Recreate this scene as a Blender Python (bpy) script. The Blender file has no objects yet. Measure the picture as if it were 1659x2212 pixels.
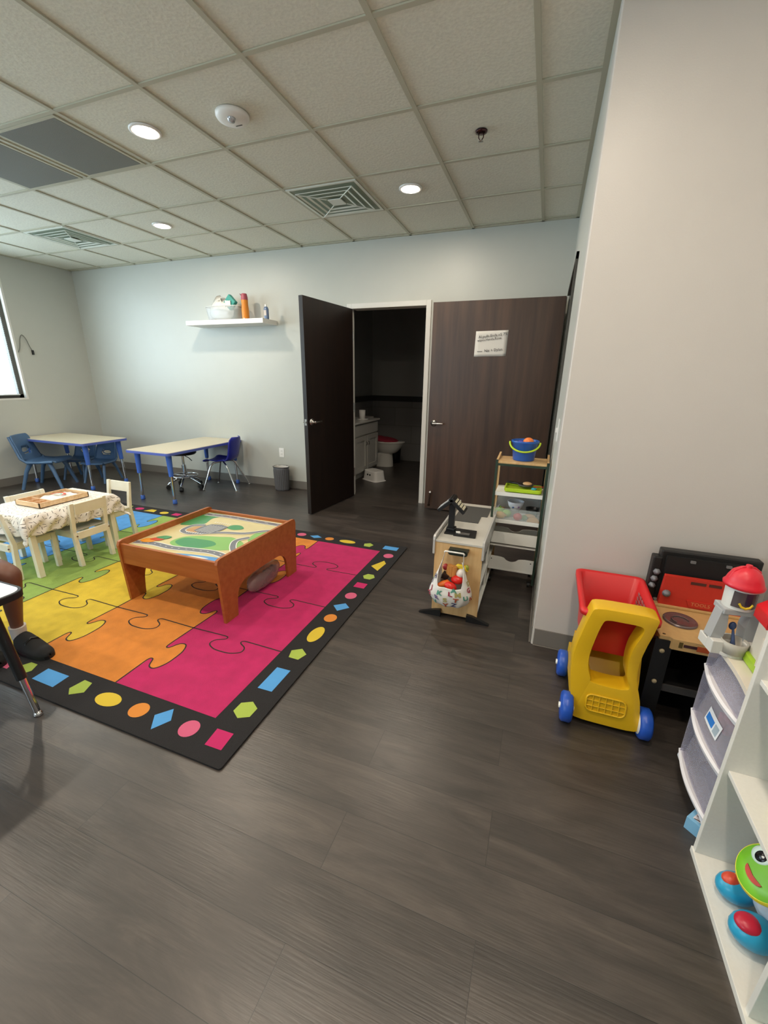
import bpy, math, random
from math import sin, cos, pi, radians
from mathutils import Vector, Matrix, noise
random.seed(7)
SC = bpy.context.scene
COL = SC.collection

# ------------------------------------------------------------------ camera
cam_d = bpy.data.cameras.new('camera'); cam = bpy.data.objects.new('camera', cam_d); COL.objects.link(cam)
yaw, pitch, roll = 0.3567, 0.3123, 0.0142
fw = Vector((-sin(yaw)*cos(pitch), cos(yaw)*cos(pitch), -sin(pitch)))
rt = Vector((cos(yaw), sin(yaw), 0)); up = rt.cross(fw)
r2 = cos(roll)*rt + sin(roll)*up; u2 = -sin(roll)*rt + cos(roll)*up
m = Matrix((r2, u2, -fw)).transposed().to_4x4(); m.translation = Vector((0, 0, 1.37))
cam.matrix_world = m
cam_d.sensor_fit = 'VERTICAL'; cam_d.sensor_height = 36.0; cam_d.lens = 893.8/2212*36.0
cam_d.clip_start = 0.02
SC.camera = cam

# ------------------------------------------------------------------ world, exposure
SC.view_settings.view_transform = 'Standard'; SC.view_settings.look = 'None'
SC.view_settings.gamma = 1.0; SC.view_settings.use_curve_mapping = False
SC.view_settings.exposure = -0.44
W = bpy.data.worlds.new('sky'); SC.world = W; W.use_nodes = True
bg = W.node_tree.nodes['Background']; bg.inputs[0].default_value = (0.80, 0.90, 1.0, 1); bg.inputs[1].default_value = 6.0

CEIL = 2.705
def area(name, loc, rot, sx, sy, power, color, shape='RECTANGLE', parent=None, spread=None):
    d = bpy.data.lights.new(name, 'AREA'); d.shape = shape; d.size = sx; d.size_y = sy
    d.energy = power; d.color = color
    if spread: d.spread = spread
    o = bpy.data.objects.new(name, d); COL.objects.link(o); o.location = loc; o.rotation_euler = rot
    if parent: o.parent = parent
    return o
DAY = (0.70, 0.86, 1.0)
# daylight outside the two windows of the left wall and the glazing behind the camera
area('daylight', (-6.52, 2.62, 1.85), (0, -pi/2, 0), 1.6, 1.9, 120, DAY)
area('daylight', (-6.52, 0.68, 1.85), (0, -pi/2, 0), 1.6, 1.9, 120, DAY)
area('daylight', (-3.6, -3.25, 1.85), (pi/2, 0, 0), 3.0, 1.6, 60, DAY)
CAN_POWER = 20.0
CAN_COL = (1.0, 0.86, 0.70)

# ------------------------------------------------------------------ materials
def lin(c): return c/12.92 if c <= 0.04045 else ((c+0.055)/1.055)**2.4
def rgb(h):
    h = h.lstrip('#'); return tuple(lin(int(h[i:i+2], 16)/255) for i in (0, 2, 4)) + (1,)
MATS = {}
def mat(name, col='#808080', rough=0.5, metal=0.0, bump=0.0, bscale=200, trans=0.0, alpha=1.0, emit=0, spec=0.5, vary=0.0, vscale=6, coat=0, stretch=None):
    if name in MATS: return MATS[name]
    M = bpy.data.materials.new(name); M.use_nodes = True; nt = M.node_tree; N = nt.nodes; L = nt.links
    b = N['Principled BSDF']; c = rgb(col)
    b.inputs['Base Color'].default_value = c; b.inputs['Roughness'].default_value = rough
    b.inputs['Metallic'].default_value = metal; b.inputs['Specular IOR Level'].default_value = spec
    if coat: b.inputs['Coat Weight'].default_value = coat; b.inputs['Coat Roughness'].default_value = 0.1
    if trans: b.inputs['Transmission Weight'].default_value = trans; b.inputs['IOR'].default_value = 1.2
    if alpha < 1: b.inputs['Alpha'].default_value = alpha
    if emit: b.inputs['Emission Color'].default_value = c; b.inputs['Emission Strength'].default_value = emit
    tc = N.new('ShaderNodeTexCoord')
    n = N.new('ShaderNodeTexNoise'); n.inputs['Scale'].default_value = vscale; n.inputs['Detail'].default_value = 4
    src = tc.outputs['Object']
    if stretch:
        mp = N.new('ShaderNodeMapping'); mp.inputs['Scale'].default_value = stretch; L.new(src, mp.inputs[0]); src = mp.outputs[0]
    L.new(src, n.inputs['Vector'])
    if vary:
        mr = N.new('ShaderNodeMapRange'); mr.inputs['From Min'].default_value = .3; mr.inputs['From Max'].default_value = .7
        mr.inputs['To Min'].default_value = 1-vary; mr.inputs['To Max'].default_value = 1+vary
        L.new(n.outputs['Fac'], mr.inputs['Value'])
        hv = N.new('ShaderNodeHueSaturation'); hv.inputs['Color'].default_value = c; L.new(mr.outputs[0], hv.inputs['Value'])
        L.new(hv.outputs[0], b.inputs['Base Color'])
    if bump:
        n2 = N.new('ShaderNodeTexNoise'); n2.inputs['Scale'].default_value = bscale; n2.inputs['Detail'].default_value = 3
        L.new(tc.outputs['Object'], n2.inputs['Vector'])
        bp = N.new('ShaderNodeBump'); bp.inputs['Strength'].default_value = bump; bp.inputs['Distance'].default_value = 0.002
        L.new(n2.outputs['Fac'], bp.inputs['Height']); L.new(bp.outputs[0], b.inputs['Normal'])
    MATS[name] = M; return M

WALL = mat('painted_wall', '#bfc0b8', 0.42, bump=0.15, bscale=180, vary=0.01)
PART = mat('painted_partition', '#c6c1bb', 0.42, bump=0.15, bscale=180, vary=0.01)
def ceiling_mat():
    M = mat('ceiling_tile', '#e0decf', 0.95, bump=1.0, bscale=70, vary=0.06, vscale=70)
    return M
GRIDM = mat('ceiling_grid_metal', '#bdbaa6', 0.7)
BASEB = mat('vinyl_baseboard', '#77726b', 0.5)
WHITE = mat('white_laminate', '#e6e5e0', 0.35, vary=0.01)
WHITEP = mat('white_plastic', '#eceae6', 0.4)
FRAMEW = mat('door_frame_paint', '#dcdad4', 0.45)
CHROME = mat('chrome', '#d5d5d8', 0.12, metal=1)
STEEL = mat('brushed_steel', '#b9b7b2', 0.3, metal=1)
BLACKP = mat('black_plastic', '#141416', 0.4)
BLACKR = mat('black_rubber', '#0d0d0e', 0.6)
GLASSM = None
def glass_mat():
    M = bpy.data.materials.new('window_glass'); M.use_nodes = True; nt = M.node_tree; N = nt.nodes
    N.remove(N['Principled BSDF']); o = N['Material Output']
    t = N.new('ShaderNodeBsdfTransparent'); t.inputs[0].default_value = (.95, .98, .97, 1)
    g = N.new('ShaderNodeBsdfGlossy'); g.inputs['Roughness'].default_value = .02
    mx = N.new('ShaderNodeMixShader'); mx.inputs[0].default_value = .06
    nt.links.new(t.outputs[0], mx.inputs[1]); nt.links.new(g.outputs[0], mx.inputs[2]); nt.links.new(mx.outputs[0], o.inputs[0])
    return M
GLASSM = glass_mat()
def frosted(name, col, dens):
    M = bpy.data.materials.new(name); M.use_nodes = True; nt = M.node_tree; N = nt.nodes
    p = N['Principled BSDF']; p.inputs['Base Color'].default_value = rgb(col); p.inputs['Roughness'].default_value = .25
    o = N['Material Output']; t = N.new('ShaderNodeBsdfTransparent'); t.inputs[0].default_value = (.95, .95, .98, 1)
    mx = N.new('ShaderNodeMixShader'); mx.inputs[0].default_value = dens
    nt.links.new(t.outputs[0], mx.inputs[1]); nt.links.new(p.outputs[0], mx.inputs[2]); nt.links.new(mx.outputs[0], o.inputs[0])
    return M
CLEARP = frosted('translucent_plastic', '#d0cdda', 0.27)
CLEARB = frosted('clear_plastic', '#dfe8e4', 0.22)

def wood(name, c1, c2, rough=0.45, scale=(1, 12, 12), sc=3.0, coat=0):
    M = bpy.data.materials.new(name); M.use_nodes = True; nt = M.node_tree; N = nt.nodes; L = nt.links
    b = N['Principled BSDF']; b.inputs['Roughness'].default_value = rough
    if coat: b.inputs['Coat Weight'].default_value = coat
    tc = N.new('ShaderNodeTexCoord'); mp = N.new('ShaderNodeMapping'); mp.inputs['Scale'].default_value = scale
    n = N.new('ShaderNodeTexNoise'); n.inputs['Scale'].default_value = sc; n.inputs['Detail'].default_value = 6; n.inputs['Roughness'].default_value = .6
    cr = N.new('ShaderNodeValToRGB'); cr.color_ramp.elements[0].color = rgb(c1); cr.color_ramp.elements[1].color = rgb(c2)
    cr.color_ramp.elements[0].position = .35; cr.color_ramp.elements[1].position = .65
    L.new(tc.outputs['Object'], mp.inputs[0]); L.new(mp.outputs[0], n.inputs['Vector']); L.new(n.outputs['Fac'], cr.inputs[0]); L.new(cr.outputs[0], b.inputs['Base Color'])
    return M
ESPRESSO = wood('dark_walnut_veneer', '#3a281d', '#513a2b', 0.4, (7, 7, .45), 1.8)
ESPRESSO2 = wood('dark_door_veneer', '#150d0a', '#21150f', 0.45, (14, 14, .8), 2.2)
BIRCH = wood('birch_ply', '#c79f6c', '#d9b682', 0.5, (8, 8, .8), 3)
CREAMW = wood('pale_painted_pine', '#e2dac4', '#eae3d0', 0.5, (3, 3, 3), 3)
TRAINW = wood('orange_brown_laminate', '#9c5524', '#ab6330', 0.4, (1, 10, 10), 3)
BEIGET = wood('speckled_beige_top', '#c9bea4', '#d6ccb4', 0.4, (40, 40, 40), 4)
TRAYW = wood('natural_wood', '#d0a878', '#e6c8a0', 0.55, (1, 8, 8), 5)

def floor_mat():
    M = bpy.data.materials.new('dark_vinyl_plank'); M.use_nodes = True; nt = M.node_tree; N = nt.nodes; L = nt.links
    b = N['Principled BSDF']; b.inputs['Specular IOR Level'].default_value = .8
    tc = N.new('ShaderNodeTexCoord')
    br = N.new('ShaderNodeTexBrick'); br.inputs['Scale'].default_value = 1.0
    br.inputs['Brick Width'].default_value = 1.22; br.inputs['Row Height'].default_value = .18
    br.inputs['Mortar Size'].default_value = .0009; br.inputs['Mortar Smooth'].default_value = .3; br.offset = .37; br.offset_frequency = 2
    br.inputs['Color1'].default_value = (.25, .25, .25, 1); br.inputs['Color2'].default_value = (.75, .75, .75, 1); br.inputs['Mortar'].default_value = (0, 0, 0, 1)
    br.inputs['Bias'].default_value = 0
    L.new(tc.outputs['Object'], br.inputs['Vector'])
    # per plank shift of the grain
    sep = N.new('ShaderNodeSeparateXYZ'); L.new(tc.outputs['Object'], sep.inputs[0])
    ad = N.new('ShaderNodeVectorMath'); ad.operation = 'MULTIPLY_ADD'
    L.new(br.outputs['Color'], ad.inputs[0]); ad.inputs[1].default_value = (9, 5, 3); L.new(tc.outputs['Object'], ad.inputs[2])
    mp = N.new('ShaderNodeMapping'); mp.inputs['Scale'].default_value = (1.0, 5, 1); L.new(ad.outputs[0], mp.inputs[0])
    n = N.new('ShaderNodeTexNoise'); n.inputs['Scale'].default_value = 2.4; n.inputs['Detail'].default_value = 8; n.inputs['Roughness'].default_value = .62; n.inputs['Distortion'].default_value = 1.1
    L.new(mp.outputs[0], n.inputs['Vector'])
    cr = N.new('ShaderNodeValToRGB'); e = cr.color_ramp.elements
    e[0].position = .30; e[0].color = rgb('#2f2b28'); e[1].position = .74; e[1].color = rgb('#504842')
    mid = cr.color_ramp.elements.new(.5); mid.color = rgb('#3d3733')
    L.new(n.outputs['Fac'], cr.inputs[0])
    mp2 = N.new('ShaderNodeMapping'); mp2.inputs['Scale'].default_value = (3, 60, 1); L.new(ad.outputs[0], mp2.inputs[0])
    n2 = N.new('ShaderNodeTexNoise'); n2.inputs['Scale'].default_value = 3; n2.inputs['Detail'].default_value = 5; L.new(mp2.outputs[0], n2.inputs['Vector'])
    mr = N.new('ShaderNodeMapRange'); mr.inputs['To Min'].default_value = .90; mr.inputs['To Max'].default_value = 1.10
    mr.inputs['From Min'].default_value = .3; mr.inputs['From Max'].default_value = .7; L.new(n2.outputs['Fac'], mr.inputs['Value'])
    mr2 = N.new('ShaderNodeMapRange'); mr2.inputs['To Min'].default_value = .78; mr2.inputs['To Max'].default_value = 1.2
    mr2.inputs['From Min'].default_value = .25; mr2.inputs['From Max'].default_value = .75; L.new(br.outputs['Color'], mr2.inputs['Value'])
    mu = N.new('ShaderNodeMath'); mu.operation = 'MULTIPLY'; L.new(mr.outputs[0], mu.inputs[0]); L.new(mr2.outputs[0], mu.inputs[1])
    hv = N.new('ShaderNodeHueSaturation'); L.new(cr.outputs[0], hv.inputs['Color']); L.new(mu.outputs[0], hv.inputs['Value'])
    mx = N.new('ShaderNodeMix'); mx.data_type = 'RGBA'; L.new(br.outputs['Fac'], mx.inputs[0]); L.new(hv.outputs[0], mx.inputs[6]); mx.inputs[7].default_value = rgb('#1c1a19')
    L.new(mx.outputs[2], b.inputs['Base Color'])
    rr = N.new('ShaderNodeMapRange'); rr.inputs['To Min'].default_value = .30; rr.inputs['To Max'].default_value = .44; L.new(n2.outputs['Fac'], rr.inputs['Value'])
    L.new(rr.outputs[0], b.inputs['Roughness'])
    sb = N.new('ShaderNodeMath'); sb.operation = 'SUBTRACT'; L.new(n2.outputs['Fac'], sb.inputs[0]); L.new(br.outputs['Fac'], sb.inputs[1])
    bp = N.new('ShaderNodeBump'); bp.inputs['Strength'].default_value = .25; bp.inputs['Distance'].default_value = .002; L.new(sb.outputs[0], bp.inputs['Height'])
    L.new(bp.outputs[0], b.inputs['Normal'])
    return M

# ------------------------------------------------------------------ mesh builder
class MB:
    def __init__(s): s.v = []; s.f = []; s.m = []; s.s = []
    def add(s, vs, fs, mi=0, sm=False, M=None):
        o = len(s.v)
        for p in vs:
            p = Vector(p)
            if M is not None: p = M @ p
            s.v.append(p)
        for f in fs:
            s.f.append([i+o for i in f]); s.m.append(mi); s.s.append(sm)
        return s
    def box(s, x0, x1, y0, y1, z0, z1, mi=0, M=None):
        vs = [(x, y, z) for z in (z0, z1) for y in (y0, y1) for x in (x0, x1)]
        return s.add(vs, [(0, 2, 3, 1), (4, 5, 7, 6), (0, 1, 5, 4), (2, 6, 7, 3), (0, 4, 6, 2), (1, 3, 7, 5)], mi, False, M)
    def tube(s, pts, r, n=10, mi=0, closed=False, M=None, caps=True, flat=None):
        pts = [Vector(p) for p in pts]; k = len(pts)
        rs = r if isinstance(r, (list, tuple)) else [r]*k
        vs = []; fs = []
        ref = Vector((0, 0, 1))
        t0 = (pts[1]-pts[0]).normalized()
        if abs(t0.dot(ref)) > .9: ref = Vector((0, 1, 0))
        a = t0.cross(ref).normalized()
        for i, p in enumerate(pts):
            if closed: t = (pts[(i+1) % k]-pts[i-1]).normalized()
            elif i == 0: t = t0
            elif i == k-1: t = (pts[-1]-pts[-2]).normalized()
            else: t = ((pts[i+1]-p).normalized()+(p-pts[i-1]).normalized()).normalized()
            a = (a-t*a.dot(t)).normalized(); b = t.cross(a)
            fb = flat if flat else 1
            for j in range(n):
                an = 2*pi*j/n; vs.append(p+a*cos(an)*rs[i]+b*sin(an)*rs[i]*fb)
        rng = k if closed else k-1
        for i in range(rng):
            i2 = (i+1) % k
            for j in range(n):
                j2 = (j+1) % n; fs.append((i*n+j, i*n+j2, i2*n+j2, i2*n+j))
        s.add(vs, fs, mi, True, M)
        if caps and not closed:
            s.add(vs[:n], [tuple(reversed(range(n)))], mi, False, M); s.add(vs[-n:], [tuple(range(n))], mi, False, M)
        return s
    def cyl(s, p0, p1, r0, r1=None, n=20, mi=0, M=None):
        return s.tube([p0, p1], [r0, r1 if r1 is not None else r0], n, mi, M=M)
    def lathe(s, prof, c=(0, 0, 0), n=28, mi=0, M=None, sx=1, sy=1, sm=True):
        vs = []; fs = []; k = len(prof)
        for r, z in prof:
            for j in range(n):
                a = 2*pi*j/n; vs.append((c[0]+r*cos(a)*sx, c[1]+r*sin(a)*sy, c[2]+z))
        for i in range(k-1):
            for j in range(n):
                j2 = (j+1) % n; fs.append((i*n+j, i*n+j2, (i+1)*n+j2, (i+1)*n+j))
        s.add(vs, fs, mi, sm, M)
        if prof[0][0] > 1e-5: s.add(vs[:n], [tuple(reversed(range(n)))], mi, False, M)
        if prof[-1][0] > 1e-5: s.add(vs[-n:], [tuple(range(n))], mi, False, M)
        return s
    def ball(s, c, r, nu=20, nv=12, mi=0, M=None):
        if not isinstance(r, (tuple, list)): r = (r, r, r)
        vs = []; fs = []
        for i in range(nv+1):
            th = pi*i/nv
            for j in range(nu):
                a = 2*pi*j/nu; vs.append((c[0]+r[0]*sin(th)*cos(a), c[1]+r[1]*sin(th)*sin(a), c[2]+r[2]*cos(th)))
        for i in range(nv):
            for j in range(nu):
                j2 = (j+1) % nu; fs.append((i*nu+j, (i+1)*nu+j, (i+1)*nu+j2, i*nu+j2))
        return s.add(vs, fs, mi, True, M)
    def prism(s, poly, h0, h1, axis='z', mi=0, M=None, sm=False):
        n = len(poly)
        def P(a, b, h): return {'z': (a, b, h), 'x': (h, a, b), 'y': (a, h, b)}[axis]
        vs = [P(a, b, h0) for a, b in poly]+[P(a, b, h1) for a, b in poly]
        ar = sum(poly[i][0]*poly[(i+1) % n][1]-poly[(i+1) % n][0]*poly[i][1] for i in range(n))
        flip = (ar < 0) != (axis == 'y')
        bot = tuple(reversed(range(n))); top = tuple(range(n, 2*n))
        sides = [(i, (i+1) % n, n+(i+1) % n, n+i) for i in range(n)]
        if h1 < h0: flip = not flip
        if flip: bot = bot[::-1]; top = top[::-1]; sides = [f[::-1] for f in sides]
        s.add(vs, [bot, top], mi, False, M); s.add(vs, sides, mi, sm, M); return s
    def flat(s, poly, z, mi=0, M=None):
        ar = sum(poly[i][0]*poly[(i+1) % len(poly)][1]-poly[(i+1) % len(poly)][0]*poly[i][1] for i in range(len(poly)))
        if ar < 0: poly = poly[::-1]
        return s.add([(a, b, z) for a, b in poly], [tuple(range(len(poly)))], mi, False, M)
    def ring(s, outer, inner, h0, h1, axis='y', mi=0, M=None, sm=True):
        n = len(outer)
        def P(a, b, h): return {'z': (a, b, h), 'x': (h, a, b), 'y': (a, h, b)}[axis]
        vs = [P(*p, h0) for p in outer]+[P(*p, h1) for p in outer]+[P(*p, h0) for p in inner]+[P(*p, h1) for p in inner]
        fs = []
        for i in range(n):
            j = (i+1) % n
            fs += [(i, j, n+j, n+i), (2*n+i, 3*n+i, 3*n+j, 2*n+j), (i, 2*n+i, 2*n+j, j), (n+i, n+j, 3*n+j, 3*n+i)]
        s.add(vs, fs, mi, False, M); return s
    def ribbon(s, pts, w, z, mi=0, M=None, closed=False):
        k = len(pts); vs = []; fs = []
        for i in range(k):
            a = Vector(pts[i-1] if (i > 0 or closed) else pts[0]); b = Vector(pts[(i+1) % k] if (i < k-1 or closed) else pts[-1])
            t = (b-a); t = t.normalized() if t.length > 0 else Vector((1, 0)); nn = Vector((-t.y, t.x))*w/2; p = Vector(pts[i])
            vs += [(p.x+nn.x, p.y+nn.y, z), (p.x-nn.x, p.y-nn.y, z)]
        for i in range(k if closed else k-1):
            j = (i+1) % k; fs.append((2*i, 2*i+1, 2*j+1, 2*j))
        return s.add(vs, fs, mi, False, M)
    def grid(s, fn, nu, nv, mi=0, M=None, wrap=False):
        vs = [fn(i/nu, j/nv) for i in range(nu+1) for j in range(nv+1)]
        fs = [(i*(nv+1)+j, (i+1)*(nv+1)+j, (i+1)*(nv+1)+j+1, i*(nv+1)+j+1) for i in range(nu) for j in range(nv)]
        return s.add(vs, fs, mi, True, M)
    def text(s, txt, size, M, mi=0, fn=None, align='CENTER', bold=0):
        c = bpy.data.curves.new('t', 'FONT'); c.body = txt; c.size = size; c.align_x = align; c.align_y = 'CENTER'; c.resolution_u = 2; c.offset = bold
        o = bpy.data.objects.new('t', c); COL.objects.link(o)
        dg = bpy.context.evaluated_depsgraph_get(); me = bpy.data.meshes.new_from_object(o.evaluated_get(dg))
        vs = [v.co.copy() for v in me.vertices]; fs = [tuple(p.vertices) for p in me.polygons]
        bpy.data.objects.remove(o); bpy.data.curves.remove(c); bpy.data.meshes.remove(me)
        if fn: vs = [fn(v) for v in vs]; M = None
        return s.add(vs, fs, mi, False, M)

def obj(name, mb, mats, parent=None, bevel=0, seg=2, sub=0, solid=0, weld=False, **props):
    me = bpy.data.meshes.new(name); me.from_pydata([tuple(v) for v in mb.v], [], mb.f)
    if not isinstance(mats, (list, tuple)): mats = [mats]
    for k in mats: me.materials.append(k)
    me.polygons.foreach_set('material_index', mb.m); me.polygons.foreach_set('use_smooth', mb.s)
    me.update()
    o = bpy.data.objects.new(name, me); COL.objects.link(o)
    if parent: o.parent = parent
    if weld: w = o.modifiers.new('weld', 'WELD'); w.merge_threshold = .0002
    if solid: q = o.modifiers.new('solid', 'SOLIDIFY'); q.thickness = solid; q.offset = 0
    if sub: q = o.modifiers.new('sub', 'SUBSURF'); q.levels = sub; q.render_levels = sub
    if bevel:
        b = o.modifiers.new('bevel', 'BEVEL'); b.width = bevel; b.segments = seg; b.limit_method = 'ANGLE'; b.angle_limit = radians(50)
    for k, v in props.items(): o[k] = v
    return o
def empty(name, loc=(0, 0, 0), rz=0, label=None, cat=None, group=None, kind=None):
    o = bpy.data.objects.new(name, None); COL.objects.link(o); o.empty_display_size = .05
    o.location = loc; o.rotation_euler = (0, 0, rz); tag(o, label, cat, group, kind); return o
def tag(o, label=None, cat=None, group=None, kind=None):
    if label: o['label'] = label
    if cat: o['category'] = cat
    if group: o['group'] = group
    if kind: o['kind'] = kind
    return o
def copy_tree(o, parent=None):
    c = o.copy(); COL.objects.link(c); c.parent = parent
    for ch in list(o.children): copy_tree(ch, c)
    return c
def dup(root, loc, rz, label, group=None):
    c = copy_tree(root); c.location = loc; c.rotation_euler = (0, 0, rz); c['label'] = label
    if group: c['group'] = group
    return c
def rrect(x0, x1, y0, y1, r, n=5):
    P = []
    for cx, cy, a0 in ((x1-r, y1-r, 0), (x0+r, y1-r, 90), (x0+r, y0+r, 180), (x1-r, y0+r, 270)):
        for i in range(n+1):
            a = radians(a0+90*i/n); P.append((cx+r*cos(a), cy+r*sin(a)))
    return P
def cr_spline(pts, n=6, closed=False):
    k = len(pts); out = []
    rng = k if closed else k-1
    for i in range(rng):
        p = [Vector(pts[(i+d) % k]) if closed else Vector(pts[min(max(i+d, 0), k-1)]) for d in (-1, 0, 1, 2)]
        for j in range(n):
            t = j/n
            out.append(tuple(.5*((2*p[1])+(-p[0]+p[2])*t+(2*p[0]-5*p[1]+4*p[2]-p[3])*t*t+(-p[0]+3*p[1]-3*p[2]+p[3])*t**3)))
    if not closed: out.append(tuple(pts[-1]))
    return out
def T(x=0, y=0, z=0): return Matrix.Translation((x, y, z))
def RX(a): return Matrix.Rotation(a, 4, 'X')
def RY(a): return Matrix.Rotation(a, 4, 'Y')
def RZ(a): return Matrix.Rotation(a, 4, 'Z')
def S(**k): return dict(kind='structure', **k)

# ================================================================== SETTING
YB = 4.47; XL = -6.28; XR = 0.085; YP = 2.10; XN = 1.0; YF = -3.0
fl = MB().box(XL-.3, 2.4, YF-.3, 7.1, -.06, 0)
obj('floor', fl, floor_mat(), kind='structure')
# ceiling: tile slab with the T-bar grid as its part
ce = obj('ceiling', MB().box(XL-.3, 2.4, YF-.3, 7.1, CEIL+.006, CEIL+.08), ceiling_mat(), kind='structure')
g = MB(); TS = .6096; GX = -.816; GY = 1.956
for i in range(-9, 3):
    x = GX+i*TS
    if x > XL and x < XN: g.box(x-.012, x+.012, YF, YB if x < XR else YP, CEIL-.002, CEIL+.0055)
for j in range(-8, 5):
    y = GY+j*TS
    if y > YF and y < YB: g.box(XL, XN if y < YP else XR, y-.012, y+.012, CEIL-.0015, CEIL+.005)
g.box(XL, XR, YB-.025, YB, CEIL-.002, CEIL+.0055); g.box(XR-.025, XR, YP, YB, CEIL-.002, CEIL+.0055)
g.box(XL, XL+.025, YF, YB, CEIL-.002, CEIL+.0055)
obj('ceiling_grid', g, GRIDM, ce)
# back wall with the restroom doorway
DX0, DX1, DZ = -2.065, -1.235, 2.075
w = MB(); w.box(XL-.2, DX0-.03, YB, YB+.12, 0, CEIL); w.box(DX1+.03, XR+.12, YB, YB+.12, 0, CEIL); w.box(DX0-.03, DX1+.03, YB, YB+.12, DZ+.04, CEIL)
obj('wall_back', w, WALL, kind='structure')
# left wall with two windows
WZ0, WZ1 = 1.07, 2.56
wins = [(1.72, 3.56), (-.24, 1.60)]
w = MB(); w.box(XL-.14, XL, YF-.2, YB, 0, WZ0); w.box(XL-.14, XL, YF-.2, YB, WZ1, CEIL)
w.box(XL-.14, XL, wins[0][1], YB, WZ0, WZ1); w.box(XL-.14, XL, wins[1][1], wins[0][0], WZ0, WZ1); w.box(XL-.14, XL, YF-.2, wins[1][0], WZ0, WZ1)
obj('wall_left', w, WALL, kind='structure')
DARKF = mat('dark_window_frame', '#4a463f', 0.5)
SLATM = mat('blind_slat', '#dfe2e0', 0.5)
for n_, (a, b_) in enumerate(wins):
    r = empty('window_%d' % (n_+1), (XL, 0, 0), kind='structure')
    f = MB()
    for (ya, yb, za, zb) in ((a, a+.05, WZ0, WZ1), (b_-.05, b_, WZ0, WZ1), (a, b_, WZ0, WZ0+.045), (a, b_, WZ1-.045, WZ1)):
        f.box(-.10, -.045, ya, yb, za, zb)
    f.box(-.10, -.05, (a+b_)/2-.02, (a+b_)/2+.02, WZ0, WZ1)
    obj('window_frame', f, DARKF, r, bevel=.003)
    obj('glass_pane', MB().box(-.082, -.078, a+.04, b_-.04, WZ0+.04, WZ1-.04), GLASSM, r)
    s_ = MB(); k = int((WZ1-WZ0-.12)/.021)
    for i in range(k):
        z = WZ0+.06+i*.021; s_.box(-.037, -.018, a+.055, b_-.055, z, z+.0012)
    s_.box(-.042, -.012, a+.052, b_-.052, WZ1-.06, WZ1-.01); s_.box(-.04, -.015, a+.055, b_-.055, WZ0+.035, WZ0+.047)
    obj('blind', s_, SLATM, r)
    obj('window_casing', MB().box(-.13, .004, b_-.001, b_+.022, WZ0-.02, WZ1+.02).box(-.13, .004, a-.022, a+.001, WZ0-.02, WZ1+.02).box(-.13, .004, a, b_, WZ0-.022, WZ0).box(-.13, .004, a, b_, WZ1, WZ1+.02), FRAMEW, r)
# rear wall (behind the camera) with wide glazing
w = MB(); w.box(XL, -5.2, YF-.12, YF, 0, CEIL); w.box(-2.0, XN+.2, YF-.12, YF, 0, CEIL); w.box(-5.2, -2.0, YF-.12, YF, 0, 1.0); w.box(-5.2, -2.0, YF-.12, YF, 2.6, CEIL)
obj('wall_rear', w, WALL, kind='structure')
r = empty('window_3', (0, YF, 0), kind='structure')
f = MB()
for x in (-5.2, -4.14, -3.08, -2.05): f.box(x, x+.05, -.1, -.04, 1.0, 2.6)
f.box(-5.2, -2, -.1, -.04, 1.0, 1.05).box(-5.2, -2, -.1, -.04, 2.55, 2.6)
obj('window_frame', f, DARKF, r)
obj('glass_pane', MB().box(-5.15, -2.05, -.075, -.07, 1.04, 2.56), GLASSM, r)
# right side: partition block, side wall with exit opening
w = MB().prism([(XR+.006, YP), (2.2, YP), (2.2, YP+.14), (XR, YP+.14), (XR, YP+.006), (XR+.002, YP+.002)], 0, CEIL, 'z')
obj('wall_partition', w, PART, kind='structure')
w = MB(); w.box(XR, XR+.12, YP+.14, 3.14, 0, CEIL); w.box(XR, XR+.12, 3.14, YB, 2.12, CEIL); w.box(XR, XR+.12, 4.33, YB, 0, 2.12)
obj('wall_right', w, WALL, kind='structure')
w = MB(); w.box(XN, XN+.12, YF-.1, YP, 0, CEIL)
obj('wall_right_front', w, PART, kind='structure')
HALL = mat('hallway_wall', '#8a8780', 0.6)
w = MB(); w.box(2.2, 2.3, 2.2, YB+.2, 0, CEIL); w.box(XR+.12, 2.3, YB, YB+.12, 0, CEIL)
obj('wall_hallway', w, HALL, kind='structure')
# restroom shell
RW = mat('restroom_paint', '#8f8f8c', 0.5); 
def tile_mat():
    M = bpy.data.materials.new('restroom_tile'); M.use_nodes = True; N = M.node_tree.nodes; L = M.node_tree.links
    b = N['Principled BSDF']; b.inputs['Roughness'].default_value = .3
    tc = N.new('ShaderNodeTexCoord'); sp = N.new('ShaderNodeSeparateXYZ'); L.new(tc.outputs['Object'], sp.inputs[0])
    ad = N.new('ShaderNodeMath'); ad.operation = 'ADD'; L.new(sp.outputs[0], ad.inputs[0]); L.new(sp.outputs[1], ad.inputs[1])
    cb = N.new('ShaderNodeCombineXYZ'); L.new(ad.outputs[0], cb.inputs[0]); L.new(sp.outputs[2], cb.inputs[1])
    br = N.new('ShaderNodeTexBrick'); br.inputs['Scale'].default_value = 1; br.inputs['Brick Width'].default_value = .6; br.inputs['Row Height'].default_value = .3
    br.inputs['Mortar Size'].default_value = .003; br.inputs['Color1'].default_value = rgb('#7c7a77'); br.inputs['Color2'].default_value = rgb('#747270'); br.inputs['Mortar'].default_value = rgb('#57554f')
    L.new(cb.outputs[0], br.inputs['Vector']); L.new(br.outputs['Color'], b.inputs['Base Color']); return M
TILE = tile_mat()
w = MB(); RX0, RX1, RY1 = -2.82, -.85, 6.9
w.box(RX0-.1, RX0, YB+.12, RY1, 0, CEIL); w.box(RX1, RX1+.1, YB+.12, RY1, 0, CEIL); w.box(RX0-.1, RX1+.1, RY1, RY1+.1, 0, CEIL)
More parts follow.
